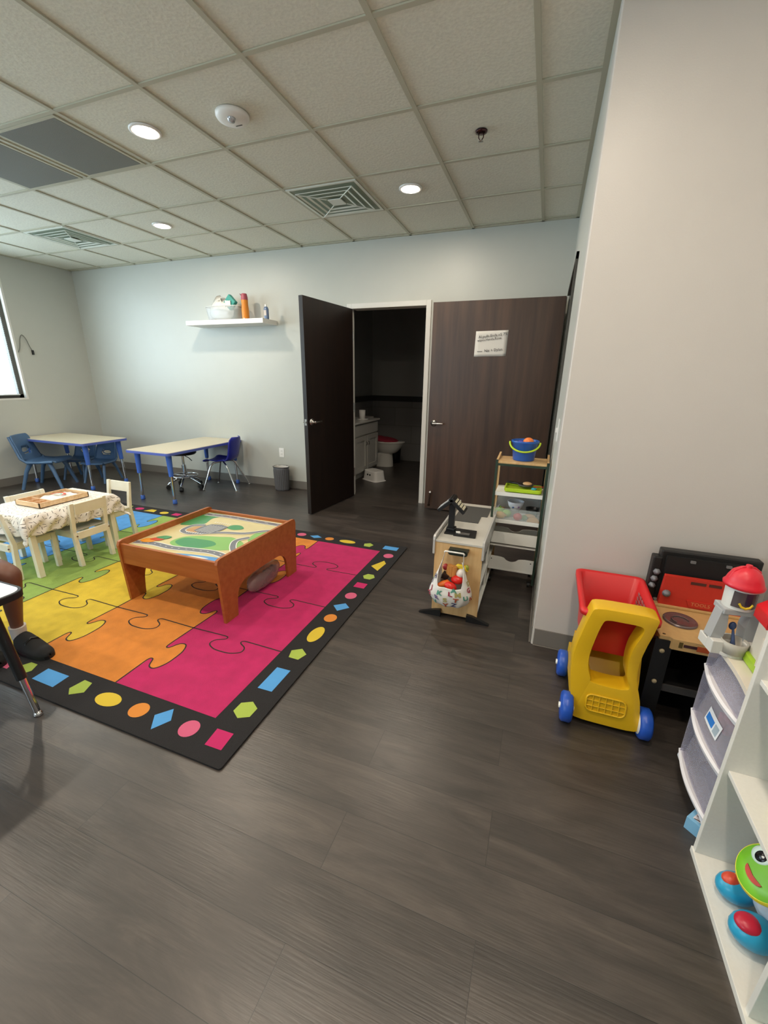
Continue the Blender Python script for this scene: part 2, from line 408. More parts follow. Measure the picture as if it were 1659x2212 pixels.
obj('wall_restroom', w, RW, kind='structure')
w = MB(); w.box(RX0, RX0+.012, YB+.12, RY1, 0, 1.0); w.box(RX0, RX1, RY1-.012, RY1, 0, 1.0); w.box(RX1-.012, RX1, YB+.12, RY1, 0, 1.0)
tr = obj('trim_1', w, TILE, kind='structure')
w = MB(); w.box(RX0, RX0+.016, YB+.12, RY1, 1.0, 1.09); w.box(RX0, RX1, RY1-.016, RY1, 1.0, 1.09); w.box(RX1-.016, RX1, YB+.12, RY1, 1.0, 1.09)
obj('tile_border', w, mat('dark_mosaic', '#2b2a29', .3), tr)
# baseboards
def bb(name, a, b_, axis, at, sgn):
    m_ = MB()
    for z0, z1, d in ((0, .004, .012), (.004, .1, .006)):
        if axis == 'x': m_.box(a, b_, min(at, at+sgn*d), max(at, at+sgn*d), z0, z1)
        else: m_.box(min(at, at+sgn*d), max(at, at+sgn*d), a, b_, z0, z1)
    return m_
m_ = bb('', XL, DX0-.09, 'x', YB, -1); m2 = bb('', DX1+.09, XR, 'x', YB, -1); m_.add(m2.v, m2.f)
obj('baseboard_back', m_, BASEB, kind='structure', bevel=.002)
obj('baseboard_left', bb('', YF, YB-.007, 'y', XL, 1), BASEB, kind='structure', bevel=.002)
obj('baseboard_partition', bb('', XR+.01, XN-.008, 'x', YP, -1), BASEB, kind='structure', bevel=.002)
obj('baseboard_right', bb('', YP+.01, 3.1, 'y', XR, -1), BASEB, kind='structure', bevel=.002)
obj('baseboard_right_front', bb('', YF, YP-.01, 'y', XN, -1), BASEB, kind='structure', bevel=.002)
# restroom door frame
t_ = MB()
t_.box(DX0-.055, DX0, YB-.02, YB+.045, 0, DZ+.05); t_.box(DX1, DX1+.05, YB-.02, YB+.13, 0, DZ+.05); t_.box(DX0, DX1, YB-.02, YB+.13, DZ, DZ+.05)
t_.box(DX1-.012, DX1, YB+.03, YB+.1, 0, DZ)
fr = obj('trim_2', t_, FRAMEW, kind='structure', bevel=.003)
obj('strike_plate', MB().box(DX1-.002, DX1+.0005, YB-.005, YB+.02, .92, .99), STEEL, fr)
obj('trim_3', MB().box(XR-.015, XR+.12, 3.10, 3.145, 0, 2.12).box(XR-.015, XR+.12, 3.1, 4.34, 2.08, 2.12), DARKF, kind='structure')

def lever(parent, M, name='door_handle'):
    h = MB(); h.lathe([(.033, 0), (.033, .006), (.026, .012), (.014, .016), (.012, .045), (.015, .05), (0, .052)], M=M)
    h.tube([(0, 0, .045), (.03, 0, .047), (.075, 0, .046), (.105, 0, .044)], [.011, .010, .009, .008], 10, M=M)
    return obj(name, h, STEEL, parent)
# restroom door, swung open into the room: hinge line near (-2.07, 4.44)
ang = math.atan2(3.585-4.43, -2.165+2.062)
d = empty('door_1', (-2.062, 4.43, 0), ang, kind='structure')
Wd = .851
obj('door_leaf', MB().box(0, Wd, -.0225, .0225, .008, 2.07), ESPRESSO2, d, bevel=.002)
lever(d, T(Wd-.065, .0225, .95) @ RX(-pi/2) @ RZ(pi)); lever(d, T(Wd-.065, -.0225, .95) @ RX(pi/2) @ RZ(pi))
obj('latch', MB().box(Wd-.001, Wd+.002, -.012, .012, .92, .98).box(Wd, Wd+.012, -.006, .006, .942, .958), STEEL, d)
obj('hinge', MB().cyl((-.004, .026, .25), (-.004, .026, .35), .007).cyl((-.004, .026, 1.0), (-.004, .026, 1.1), .007).cyl((-.004, .026, 1.75), (-.004, .026, 1.85), .007), STEEL, d)
# exit door folded back in front of the back wall
d = empty('door_2', (0, 4.27, 0), 0, kind='structure')
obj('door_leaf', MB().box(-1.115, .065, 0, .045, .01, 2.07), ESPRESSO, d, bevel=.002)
lever(d, T(-1.055, 0, .935) @ RX(pi/2))
obj('hinge', MB().box(.064, .070, -.004, .05, .02, 2.06), mat('dark_hinge', '#4b443b', .45, metal=.6), d)
k_ = MB(); k_.tube([(-1.05, -.002, .20), (-1.05, -.035, .19), (-1.052, -.045, .15), (-1.055, -.05, .075)], .008, 8); k_.cyl((-1.055, -.05, .075), (-1.055, -.05, .055), .013)
hs = obj('door_holder', k_, mat('bronze', '#3a2c24', .35, metal=.8), d); 
obj('holder_tip', MB().ball((-1.05, -.03, .203), .012), WHITEP, hs)

# ================================================================== ceiling fixtures
cans = [(-2.345, 2.262), (-1.12, 3.47), (-3.565, 3.49), (-4.785, 2.262), (-3.565, .96), (-1.12, .96), (-2.345, -.26), (-4.785, -.26), (.1, -.26), (.15, .96)]
LENS = mat('lamp_lens', '#fff3e2', .5, emit=45)
names = {0: 'lit recessed downlight between smoke detector and dark ceiling panel', 1: 'lit recessed downlight in the tile right of the air diffuser near the doors', 2: 'lit recessed downlight farthest back, above the wall shelf side of the room'}
for i, (x, y) in enumerate(cans):
    r = empty('recessed_downlight', (x, y, CEIL), 0, names.get(i, 'lit recessed downlight in the ceiling outside the view'), 'ceiling light', 'recessed ceiling downlights')
    obj('trim_ring', MB().lathe([(.062, .004), (.064, -.004), (.078, -.005), (.086, -.002), (.086, .004)], n=32), WHITEP, r)
    obj('lens', MB().lathe([(.063, -.001), (.055, -.008), (.03, -.013), (.0, -.015)], n=28), LENS, r)
    area('lamp', (0, 0, -.020), (0, 0, 0), .12, .12, CAN_POWER, CAN_COL, 'DISK', r)
# diffusers
DIFB = mat('diffuser_grey_green', '#8b9785', .6); DIFW = mat('diffuser_white', '#e2e6dc', .5)  # even grey-green for the backing plate, white for frame and louvres
def diffuser(cx, cy, label):
    r = empty('air_diffuser', (cx, cy, CEIL), 0, label, 'air vent', 'square ceiling air diffusers')
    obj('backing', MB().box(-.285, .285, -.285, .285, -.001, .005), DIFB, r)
    m_ = MB()
    for (h, dz) in ((.288, 0), ):
        m_.ring([(-h, -h), (h, -h), (h, h), (-h, h)], [(-h+.02, -h+.02), (h-.02, -h+.02), (h-.02, h-.02), (-h+.02, h-.02)], -.006, .002, 'z')
    obj('frame', m_, DIFW, r)
    for q, h in enumerate((.235, .18, .125)):
        m_ = MB(); h2 = h-.016
        o_ = [(-h, -h), (h, -h), (h, h), (-h, h)]; i_ = [(-h2, -h2), (h2, -h2), (h2, h2), (-h2, h2)]
        vs = [(a, b_, -.016) for a, b_ in o_]+[(a, b_, -.012) for a, b_ in i_]
        m_.add(vs, [(k, (k+1) % 4, 4+(k+1) % 4, 4+k) for k in range(4)])
        obj('louver', m_, DIFW, r, solid=.003)
    for sx, sy in ((1, 1), (-1, 1), (1, -1), (-1, -1)): obj('brace', MB().cyl((sx*.06, sy*.06, -.012), (sx*.235, sy*.235, -.018), .004, n=6), DIFW, r)
    obj('core', MB().box(-.055, .055, -.055, .055, -.016, -.010), DIFW, r)
diffuser(GX-1.5*TS, GY+2.5*TS, 'square white-louvred air diffuser in the ceiling before the restroom door')
diffuser(GX-6.5*TS, GY+2.5*TS, 'square air diffuser in the ceiling near the window corner at left')
def dark_panel(x0, x1, y0, y1, label):
    r = empty('ceiling_panel', (0, 0, CEIL), 0, label, 'ceiling panel', 'dark grey ceiling panels')
    obj('panel', MB().box(x0, x1, y0, y1, -.004, .005), mat('dark_grey_mesh', '#7b7b74', .9, bump=.6, bscale=350), r)
    obj('edge_frame', MB().ring([(x0-.02, y0-.02), (x1+.02, y0-.02), (x1+.02, y1+.02), (x0-.02, y1+.02)], [(x0, y0), (x1, y0), (x1, y1), (x0, y1)], -.003, .0052, 'z'), GRIDM, r)
dark_panel(-3.19, -2.70, 1.99, 2.53, 'dark grey ceiling panel, the one nearer the smoke detector')
dark_panel(-3.84, -3.31, 1.99, 2.54, 'dark grey ceiling panel, the one at the left edge of the photo')
# smoke detector
r = empty('smoke_detector', (-1.757, 2.297, CEIL), 0, 'round white smoke detector with a small clear strobe, on a ceiling tile', 'smoke detector')
obj('base', MB().lathe([(0, .002), (.088, .002), (.088, -.010), (.080, -.022), (.055, -.030), (0, -.031)], n=36), WHITEP, r)
obj('strobe', MB().lathe([(.022, -.03), (.022, -.045), (.016, -.058), (0, -.062)], c=(.015, -.03, .012), n=20), mat('strobe_glass', '#b9bcc0', .15, metal=.3), r)
obj('vent_slot', MB().box(-.01, .03, .035, .041, -.032, -.028), mat('slot_dark', '#5b5b58', .6), r)
r = empty('sprinkler_head', (-.521, 2.887, CEIL), 0, 'small dark bronze fire sprinkler head in a ceiling tile', 'sprinkler')
BRZ = mat('sprinkler_bronze', '#4a3234', .25, metal=.9)
obj('escutcheon', MB().lathe([(0, .002), (.034, .002), (.032, -.006), (.016, -.012), (0, -.012)], n=24), BRZ, r)
obj('frame_arms', MB().tube([(-.014, 0, -.01), (-.013, 0, -.03), (0, 0, -.045), (.013, 0, -.03), (.014, 0, -.01)], .003, 8), BRZ, r)
obj('deflector', MB().lathe([(0, -.044), (.015, -.045), (.015, -.047), (0, -.048)], n=16), STEEL, r)

# ================================================================== RUG
RGX0, RGX1, RGY0, RGY1 = -4.30, -.945, .865, 3.12
cols = ['#b5205c', '#cf7f30', '#cdb234', '#8ca852', '#4f90cc']
rug_m = [mat('rug_black', '#1d1b1c', .95, bump=1, bscale=300)]+[mat('rug_%d' % i, c, .95, bump=1, bscale=300, vary=.10, vscale=14) for i, c in enumerate(cols)]
rug_m += [mat('rug_line', '#2c2823', .95), mat('rug_rose', '#c85a7b', .95, vary=.05), mat('rug_lime', '#9cb04a', .95, vary=.05), mat('rug_sky', '#4f95d0', .95, vary=.05), mat('rug_yellow', '#cdb234', .95, vary=.05), mat('rug_tangerine', '#cf8233', .95, vary=.05), mat('rug_magenta', '#bb2160', .95, vary=.05)]
rug = MB(); RH = .009
rug.prism(rrect(RGX0, RGX1, RGY0, RGY1, .012), 0.0005, RH, 'z', 0)
cx_ = [-1.13, -1.71, -2.31, -2.905, -3.50, -4.12]; ry_ = [1.05+.475*i for i in range(4)]+[2.95]
# tab profile: along u (seam direction), out v
TAB = [(-.5, 0), (-.16, 0), (-.085, .012), (-.06, .002), (-.075, -.018)]
def tab(L, d=1):
    pts = [(-L/2, 0), (-.10, -.004), (-.055, -.002), (-.05, .018), (-.095, .045), (-.10, .082), (-.055, .108), (0, .113), (.055, .108), (.10, .082), (.095, .045), (.05, .018), (.055, -.002), (.10, -.004), (L/2, 0)]
    sp = cr_spline(pts[1:-1], 4)
    return [pts[0]]+[(u, v*d) for u, v in sp]+[pts[-1]]
for i in range(5):
    rug.flat([(cx_[i+1], ry_[0]), (cx_[i], ry_[0]), (cx_[i], ry_[-1]), (cx_[i+1], ry_[-1])], RH+.0004, i+1)
# vertical seams (between colours): direction of tab along x
tabdir = {(0, 0): 1, (0, 1): -1, (0, 2): 1, (0, 3): -1, (1, 0): 1, (1, 1): 1, (1, 2): -1, (1, 3): 1, (2, 0): -1, (2, 1): 1, (2, 2): 1, (2, 3): -1, (3, 0): 1, (3, 1): -1, (3, 2): 1, (3, 3): 1}
for s_ in range(4):
    x = cx_[s_+1]
    for r_ in range(4):
        L_ = ry_[r_+1]-ry_[r_]; yc = (ry_[r_+1]+ry_[r_])/2; d_ = tabdir[(s_, r_)]
        P = [(x+v, yc+u) for u, v in tab(L_, d_)]
        ci = s_+1+1 if d_ > 0 else s_+1   # tab pushes toward +x: colour of the left piece
        rug.flat(P[1:-1], RH+.0008, ci)
        rug.ribbon(P, .007, RH+.0012, 6)
for r_ in range(1, 4):
    for c_ in range(5):
        L_ = cx_[c_]-cx_[c_+1]; xc = (cx_[c_]+cx_[c_+1])/2
        dd = 1 if (c_ == 4 or (c_ == 0 and r_ == 3)) else -1
        P = [(xc+u, ry_[r_]+v) for u, v in tab(L_, dd)]
        rug.ribbon(P, .007, RH+.0012, 6)
Zb = RH+.0006
def circ(x, y, rx, ry, mi, a=0, n=24):
    ca, sa = cos(a), sin(a)
    rug.flat([(x+rx*cos(t)*ca-ry*sin(t)*sa, y+rx*cos(t)*sa+ry*sin(t)*ca) for t in [2*pi*k/n for k in range(n)]], Zb, mi)
def pol(pts, mi): rug.flat(pts, Zb, mi)
def ngon(x, y, r, n, mi, a=0, sx=1, sy=1): pol([(x+sx*r*cos(a+2*pi*k/n), y+sy*r*sin(a+2*pi*k/n)) for k in range(n)], mi)
ROSE, LIME, SKY, YEL, TAN, MAG = 7, 8, 9, 10, 11, 12
def front_seq(x0, y, flip=1):
    pass
circ(-1.641, .962, .066, .037, YEL, .02); circ(-1.463, .966, .044, .040, TAN)
pol([(-1.33, .908), (-1.378, .97), (-1.331, 1.025), (-1.291, .972)], SKY); circ(-1.19, .968, .042, .042, ROSE)
pol([(-1.076, .93), (-1.084, 1.010), (-1.005, 1.012), (-.998, .932)], MAG)
pol([(-2.094, .925), (-2.098, 1.0), (-1.95, 1.0), (-1.945, .923)], SKY)
pol([(-1.831, .918), (-1.868, .946), (-1.856, 1.009), (-1.805, 1.007), (-1.781, .952)], LIME)
ngon(-2.2, .96, .046, 6, LIME, 0)
pol([(-2.44, .925), (-2.40, 1.0), (-2.31, 1.0), (-2.28, .925)], ROSE)
for x, k in ((-2.55, 0), (-2.70, 1), (-2.86, 2), (-3.02, 3), (-3.2, 4), (-3.36, 5), (-3.52, 0), (-3.7, 1), (-3.86, 2), (-4.02, 3)):
    (circ(x, .962, .042, .042, (TAN, MAG, YEL, LIME, SKY, ROSE)[k]) if k % 2 else ngon(x, .962, .05, 4+k % 3, (TAN, MAG, YEL, LIME, SKY, ROSE)[k], .5))
ngon(-1.044, 1.133, .05, 6, LIME, .5)
pol([(-1.078, 1.262), (-1.003, 1.264), (-1.002, 1.417), (-1.077, 1.415)], SKY)
ngon(-1.04, 1.54, .047, 5, LIME, .3)
circ(-1.038, 1.728, .038, .075, YEL); circ(-1.04, 1.904, .038, .042, TAN)
pol([(-1.09, 2.04), (-1.03, 2.09), (-.985, 2.05), (-1.04, 1.99)], SKY); circ(-1.04, 2.19, .038, .042, ROSE)
pol([(-1.078, 2.31), (-1.0, 2.31), (-1.0, 2.38), (-1.078, 2.38)], MAG)
ngon(-1.036, 2.487, .045, 6, LIME); circ(-1.036, 2.487, .034, .04, YEL) if False else None
pol([(-1.09, 2.66), (-1.03, 2.785), (-.999, 2.74), (-1.015, 2.60)], YEL)
circ(-1.032, 2.885, .04, .042, ROSE)
pol([(-1.13, 3.005), (-1.005, 3.005), (-1.005, 3.075), (-1.13, 3.075)], SKY)
yb_ = 3.035
ngon(-1.27, yb_, .045, 5, LIME, .3); circ(-1.468, yb_, .075, .034, YEL); circ(-1.643, yb_, .04, .034, TAN)
pol([(-1.84, yb_), (-1.78, yb_+.035), (-1.72, yb_), (-1.78, yb_-.035)], SKY); circ(-1.925, yb_, .042, .036, ROSE)
for x, k in ((-2.08, 3), (-2.25, 0), (-2.42, 1), (-2.6, 2), (-2.78, 5), (-2.95, 3)):
    circ(x, yb_, .045, .035, (TAN, MAG, YEL, LIME, SKY, ROSE)[k])
circ(-3.235, yb_-.01, .055, .035, ROSE); pol([(-3.45, yb_-.035), (-3.36, yb_-.035), (-3.36, yb_+.03), (-3.45, yb_+.03)], MAG)
circ(-3.565, yb_-.01, .05, .035, YEL); pol([(-3.82, yb_-.04), (-3.68, yb_-.035), (-3.71, yb_+.03), (-3.78, yb_+.03)], YEL); circ(-3.92, yb_, .05, .035, MAG)
ngon(-4.08, yb_, .045, 5, LIME); 
for q in range(11): circ(-4.21, 1.0+q*.19, .036, .042, (TAN, MAG, YEL, LIME, SKY, ROSE)[q % 6])
o = obj('puzzle_rug', rug, rug_m)
tag(o, 'rectangular jigsaw-puzzle rug in pink, orange, yellow, green and blue with black shape border', 'rug')

# ================================================================== TRAIN TABLE
RZ0 = RH+.001
tt = empty('train_table', (-1.94, 2.005, RZ0), 0, 'low orange-brown play table with printed road map top, standing on the rug', 'play table')
X0, X1, Y0, Y1 = -.385, .375, -.40, .385
def side_profile():
    pts = []
    top = .405
    o_ = [(Y0+.02, .0), (Y0+.125, .0)]
    arch = [(Y0+.125, 0), (Y0+.135, .11), (Y0+.155, .165), (Y0+.20, .195), (Y0+.26, .205), (Y1-.26, .205), (Y1-.20, .195), (Y1-.155, .165), (Y1-.135, .11), (Y1-.125, 0)]
    out = [(Y0+.02, 0)]+cr_spline(arch, 3)+[(Y1-.02, 0), (Y1, top-.03), (Y1-.01, top-.006), (Y1-.03, top), (Y0+.03, top), (Y0+.01, top-.006), (Y0, top-.03)]
    return out
for x in (X0, X1-.018): obj('side_panel', MB().prism(side_profile(), x, x+.018, 'x'), TRAINW, tt, bevel=.002)
for y in (Y0+.012, Y1-.030): obj('end_rail', MB().box(X0+.018, X1-.018, y, y+.018, .255 if y < 0 else .255, .385), TRAINW, tt, bevel=.002)
# printed board
pm = [mat('map_sand', '#cdbf8c', .3, vary=.06, vscale=8), mat('map_green', '#7fb15c', .3, vary=.04), mat('map_dark_green', '#3f8b55', .3), mat('map_road', '#6d6f76', .3), mat('map_white', '#e5e3d8', .3), mat('map_blue', '#4f93cf', .3, vary=.1, vscale=20), mat('map_clay', '#b98a55', .3), mat('map_red', '#c2461f', .3), mat('map_orange', '#d98f2f', .3)]
bx0, bx1, by0, by1 = X0+.018, X1-.018, Y0+.030, Y1-.030
B = MB(); B.box(bx0, bx1, by0, by1, .35, .365, 0)
bz = [.3654]
def U(u, v):
    u = min(max(u, .002), .998); v = min(max(v, .002), .998)
    return (bx0+u*(bx1-bx0), by0+v*(by1-by0))
def blob(pts, mi, n=5):
    bz[0] += .00012; B.flat([U(*p) for p in cr_spline(pts, n, True)], bz[0], mi)
def road(pts, w_, closed=False, dash=True):
    sp = [U(*p) for p in cr_spline(pts, 6, closed)]
    bz[0] += .00012; B.ribbon(sp, w_*1.35, bz[0], 4, closed=closed)
    bz[0] += .00012; B.ribbon(sp, w_, bz[0], 3, closed=closed)
    if dash:
        bz[0] += .00012
        for i in range(0, len(sp)-1, 2): B.ribbon([sp[i], ((sp[i][0]*.45+sp[i+1][0]*.55), (sp[i][1]*.45+sp[i+1][1]*.55))], .004, bz[0], 4)
blob([(0, .62), (.1, .6), (.22, .68), (.18, .85), (.25, .98), (.02, .99)], 2)
blob([(.3, .20), (.5, .14), (.75, .2), (.93, .3), (.9, .42), (.72, .5), (.6, .47), (.42, .42), (.30, .34)], 1)
blob([(.32, .24), (.45, .18), (.62, .2), (.7, .30), (.62, .36), (.48, .36), (.34, .34)], 2)
blob([(.88, .5), (.99, .46), (.99, .82), (.9, .78), (.84, .66)], 1); blob([(.92, .55), (.98, .54), (.98, .7), (.93, .68)], 2)
blob([(.5, .68), (.6, .66), (.66, .72), (.58, .78), (.5, .76)], 2)
blob([(.34, .0), (.5, .06), (.75, .09), (.99, .02), (.99, -.0)], 5) if False else blob([(.42, .003), (.55, .05), (.75, .085), (.99, .10), (.99, .003)], 5)
blob([(.62, .02), (.75, .03), (.85, .06), (.7, .055)], 4)
road([(.01, .10), (.2, .13), (.4, .12), (.6, .15), (.8, .17), (.99, .13)], .042)
road([(.02, .93), (.3, .95), (.6, .94), (.99, .93)], .042)
blob([(.2, .48), (.3, .46), (.36, .52), (.32, .62), (.22, .6)], 6)
road([(.38, .47), (.28, .43), (.17, .47), (.16, .6), (.26, .66)], .03, dash=False)
road([(.38, .47), (.55, .56), (.75, .62), (.88, .74), (.99, .8)], .03, dash=False)
road([(.97, .22), (.86, .33), (.80, .45), (.86, .55)], .032, dash=False)
blob([(.27, .5), (.46, .5), (.5, .7), (.3, .7)], 3, 2)
bz[0] += .0001
for q in range(6):
    a = U(.30+q*.03, .50); b_ = U(.32+q*.03, .68); B.ribbon([a, b_], .004, bz[0], 4)
for q in range(8): B.ribbon([U(.24+q*.025, .44), U(.235+q*.025, .47)], .006, bz[0], 4); B.ribbon([U(.30+q*.025, .74), U(.295+q*.025, .77)], .006, bz[0], 4)
blob([(.03, .14), (.09, .12), (.16, .15), (.14, .2), (.05, .2)], 8); blob([(.08, .19), (.16, .18), (.2, .23), (.12, .25)], 7); blob([(.1, .24), (.2, .24), (.22, .3), (.14, .3)], 2)
obj('printed_top', B, pm, tt)
# clear storage bag under the train table
r = empty('toy_bag', (-1.66, 2.12, RZ0), .1, 'crumpled clear plastic bag of dark train pieces lying under the play table', 'bag')
def bagf(u, v):
    a = 2*pi*u; t = pi*v; rr = 1+.12*noise.noise(Vector((3*cos(a), 3*sin(a), 4*v)))
    return (.06*sin(t)**.6*cos(a)*rr, .19*sin(t)**.6*sin(a)*rr, .065+.065*(-cos(t))*rr)
obj('bag_skin', MB().grid(bagf, 24, 12), frosted('pinkish_clear_film', '#a98a86', .55), r)
tp = MB()
for q in range(9): tp.box(-.02, .02, -.13+q*.03, -.108+q*.03, .02+.01*(q % 3), .06+.012*(q % 3), M=RZ(.2*(q % 2)))
obj('train_pieces', tp, mat('dark_toy', '#3a3536', .5), r)

# ================================================================== SMALL WHITE TABLE, CHAIRS
def kid_chair():
    r = empty('kids_chair', (0, 0, 0), 0, 'x', 'chair', 'small cream wooden chairs at the cloth-covered table')
    # faces +y locally; back at -y
    hw = .135
    for sx in (-1, 1):
        x = sx*(hw-.014)
        M_ = Matrix.Identity(4)
        m_ = MB(); m_.add([(x-.014, -.155, 0), (x+.014, -.155, 0), (x+.014, -.120, 0), (x-.014, -.120, 0), (x-.014, -.135, .27), (x+.014, -.135, .27), (x+.014, -.108, .27), (x-.014, -.108, .27),
                           (x-.014, -.165, .50), (x+.014, -.165, .50), (x+.014, -.145, .50), (x-.014, -.145, .50)],
                          [(3, 2, 1, 0), (0, 1, 5, 4), (1, 2, 6, 5), (2, 3, 7, 6), (3, 0, 4, 7), (4, 5, 9, 8), (5, 6, 10, 9), (6, 7, 11, 10), (7, 4, 8, 11), (8, 9, 10, 11)])
        obj('rear_leg', m_, CREAMW, r, bevel=.002)
        obj('front_leg', MB().box(x-.014, x+.014, .105, .135, 0, .27), CREAMW, r, bevel=.002)
        obj('side_rail', MB().box(x-.009, x+.009, -.115, .105, .225, .27), CREAMW, r, bevel=.002)
    obj('seat', MB().box(-hw-.0, hw, -.11, .14, .268, .280), mat('white_seat_board', '#cfc9b8', .45), r, bevel=.002)
    m_ = MB(); sl = lambda z: -.1385-(z-.27)*.125
    for z0, z1 in ((.41, .495),):
        m_.add([(-hw+.028, sl(z0)-.006, z0), (hw-.028, sl(z0)-.006, z0), (hw-.028, sl(z0)+.010, z0), (-hw+.028, sl(z0)+.010, z0), (-hw+.028, sl(z1)-.006, z1), (hw-.028, sl(z1)-.006, z1), (hw-.028, sl(z1)+.010, z1), (-hw+.028, sl(z1)+.010, z1)],
               [(3, 2, 1, 0), (4, 5, 6, 7), (0, 1, 5, 4), (1, 2, 6, 5), (2, 3, 7, 6), (3, 0, 4, 7)])
    obj('backrest', m_, CREAMW, r, bevel=.002)
    obj('rear_rail', MB().box(-hw+.028, hw-.028, -.150, -.132, .215, .27), CREAMW, r, bevel=.002)
    for sx in (-1, 1): obj('bolt', MB().cyl((sx*(hw-.014), -.151, .245), (sx*(hw-.014), -.1585, .245), .005, n=8), mat('bolt_brown', '#6b4a38', .5), r)
    return r
kc = kid_chair(); kc.scale = (1, 1, .965); kc.location = (-3.215, 1.965, RZ0); kc.rotation_euler = (0, 0, pi/2); kc['label'] = 'small cream wooden chair with its open back toward the road-map play table'
dup(kc, (-3.39, 2.315, RZ0), pi, 'small cream wooden chair at the far end of the cloth-covered table, toward the back wall')
dup(kc, (-3.525, 1.91, RZ0), -pi/2, 'small cream wooden chair beyond the cloth-covered table, only its top rail showing')
dup(kc, (-3.36, 1.665, RZ0), 0, 'small cream wooden chair at the near end of the cloth-covered table')
kt = empty('kids_table', (-3.365, 1.90, RZ0), 0, 'small low cream wooden table under a white patterned cloth on the rug', 'table')
for sx in (-1, 1):
    for sy in (-1, 1): obj('leg', MB().box(sx*.205-.018, sx*.205+.018, sy*.285-.018, sy*.285+.018, 0, .43), CREAMW, kt, bevel=.002)
obj('tabletop', MB().box(-.235, .235, -.315, .315, .43, .45), CREAMW, kt, bevel=.003)
obj('apron', MB().ring([(-.21, -.29), (.21, -.29), (.21, .29), (-.21, .29)], [(-.2, -.28), (.2, -.28), (.2, .28), (-.2, .28)], .38, .43, 'z'), CREAMW, kt)
# tablecloth
def cloth_mat():
    M = bpy.data.materials.new('cloth_with_dashes'); M.use_nodes = True; N = M.node_tree.nodes; L = M.node_tree.links
    b = N['Principled BSDF']; b.inputs['Roughness'].default_value = .8
    uv = N.new('ShaderNodeUVMap'); uv.uv_map = 'cloth'
    vo = N.new('ShaderNodeTexVoronoi'); vo.voronoi_dimensions = '2D'; vo.inputs['Scale'].default_value = 36; vo.inputs['Randomness'].default_value = .7
    L.new(uv.outputs[0], vo.inputs['Vector'])
    sub = N.new('ShaderNodeVectorMath'); sub.operation = 'SUBTRACT'; L.new(uv.outputs[0], sub.inputs[0]); L.new(vo.outputs['Position'], sub.inputs[1])
    sc = N.new('ShaderNodeSeparateColor'); L.new(vo.outputs['Color'], sc.inputs[0])
    an = N.new('ShaderNodeMath'); an.operation = 'MULTIPLY'; an.inputs[1].default_value = 6.28; L.new(sc.outputs[0], an.inputs[0])
    ro = N.new('ShaderNodeVectorRotate'); ro.rotation_type = 'Z_AXIS'; L.new(sub.outputs[0], ro.inputs['Vector']); L.new(an.outputs[0], ro.inputs['Angle'])
    sp = N.new('ShaderNodeSeparateXYZ'); L.new(ro.outputs[0], sp.inputs[0])
    def lt(sock, v):
        a = N.new('ShaderNodeMath'); a.operation = 'ABSOLUTE'; L.new(sock, a.inputs[0]); c = N.new('ShaderNodeMath'); c.operation = 'LESS_THAN'; L.new(a.outputs[0], c.inputs[0]); c.inputs[1].default_value = v; return c.outputs[0]
    mu = N.new('ShaderNodeMath'); mu.operation = 'MULTIPLY'; L.new(lt(sp.outputs[0], .009), mu.inputs[0]); L.new(lt(sp.outputs[1], .0016), mu.inputs[1])
    mx = N.new('ShaderNodeMix'); mx.data_type = 'RGBA'; L.new(mu.outputs[0], mx.inputs[0]); mx.inputs[6].default_value = rgb('#e6e1d9'); mx.inputs[7].default_value = rgb('#4c4642')
    L.new(mx.outputs[2], b.inputs['Base Color']); return M
def build_cloth():
    nx, ny = 80, 96; hx, hy = .235, .315; ov = .145
    vs = []; uvs = []
    def prof(s_, h):   # distance from centre along cloth -> (pos, drop)
        a = abs(s_); sg = 1 if s_ >= 0 else -1
        if a <= h: return s_, 0, 0
        e = a-h
        return sg*(h+.012*min(1, e/.02)), max(0, e-.006), e
    for i in range(nx+1):
        for j in range(ny+1):
            sx = (i/nx*2-1)*(hx+ov); sy = (j/ny*2-1)*(hy+ov)
            px, dx, ex = prof(sx, hx); py, dy, ey = prof(sy, hy)
            drop = max(dx, dy)
            if dx > 0 and dy > 0:
                # corner: gathers outwards
                k = min(dx, dy)/ov; drop = max(dx, dy)+.35*min(dx, dy)
                px += (.045*k)*(1 if sx > 0 else -1); py += (.045*k)*(1 if sy > 0 else -1)
            per = sx*9+sy*13
            if drop > 0:
                w_ = min(1, drop/.05)
                q = noise.noise(Vector((sx*9, sy*9, 1.3)))*.034*w_+sin(per*5+3*noise.noise(Vector((sx*5, sy*5, 5))))*.011*w_
                if dx >= dy: px += (q+.012*w_)*(1 if sx > 0 else -1)
                if dy >= dx: py += (q+.012*w_)*(1 if sy > 0 else -1)
                drop += noise.noise(Vector((sx*5, sy*5, 8)))*.02*w_
            z = .4535-drop+(noise.noise(Vector((sx*12, sy*12, 3)))*.0015 if drop <= 0 else 0)+(0.0015)
            vs.append((px, py, z)); uvs.append((sx, sy))
    fs = [(i*(ny+1)+j, (i+1)*(ny+1)+j, (i+1)*(ny+1)+j+1, i*(ny+1)+j+1) for i in range(nx) for j in range(ny)]
    m_ = MB(); m_.add(vs, fs, 0, True)
    o = obj('tablecloth', m_, cloth_mat())
    uvl = o.data.uv_layers.new(name='cloth')
    for lp in o.data.loops: uvl.data[lp.index].uv = uvs[lp.vertex_index]
    q = o.modifiers.new('solid', 'SOLIDIFY'); q.thickness = .0016; q.offset = 1
    o.location = (-3.365, 1.90, RZ0)
    tag(o, 'white cloth scattered with short dark dashes draped over the small low table', 'tablecloth')
build_cloth()
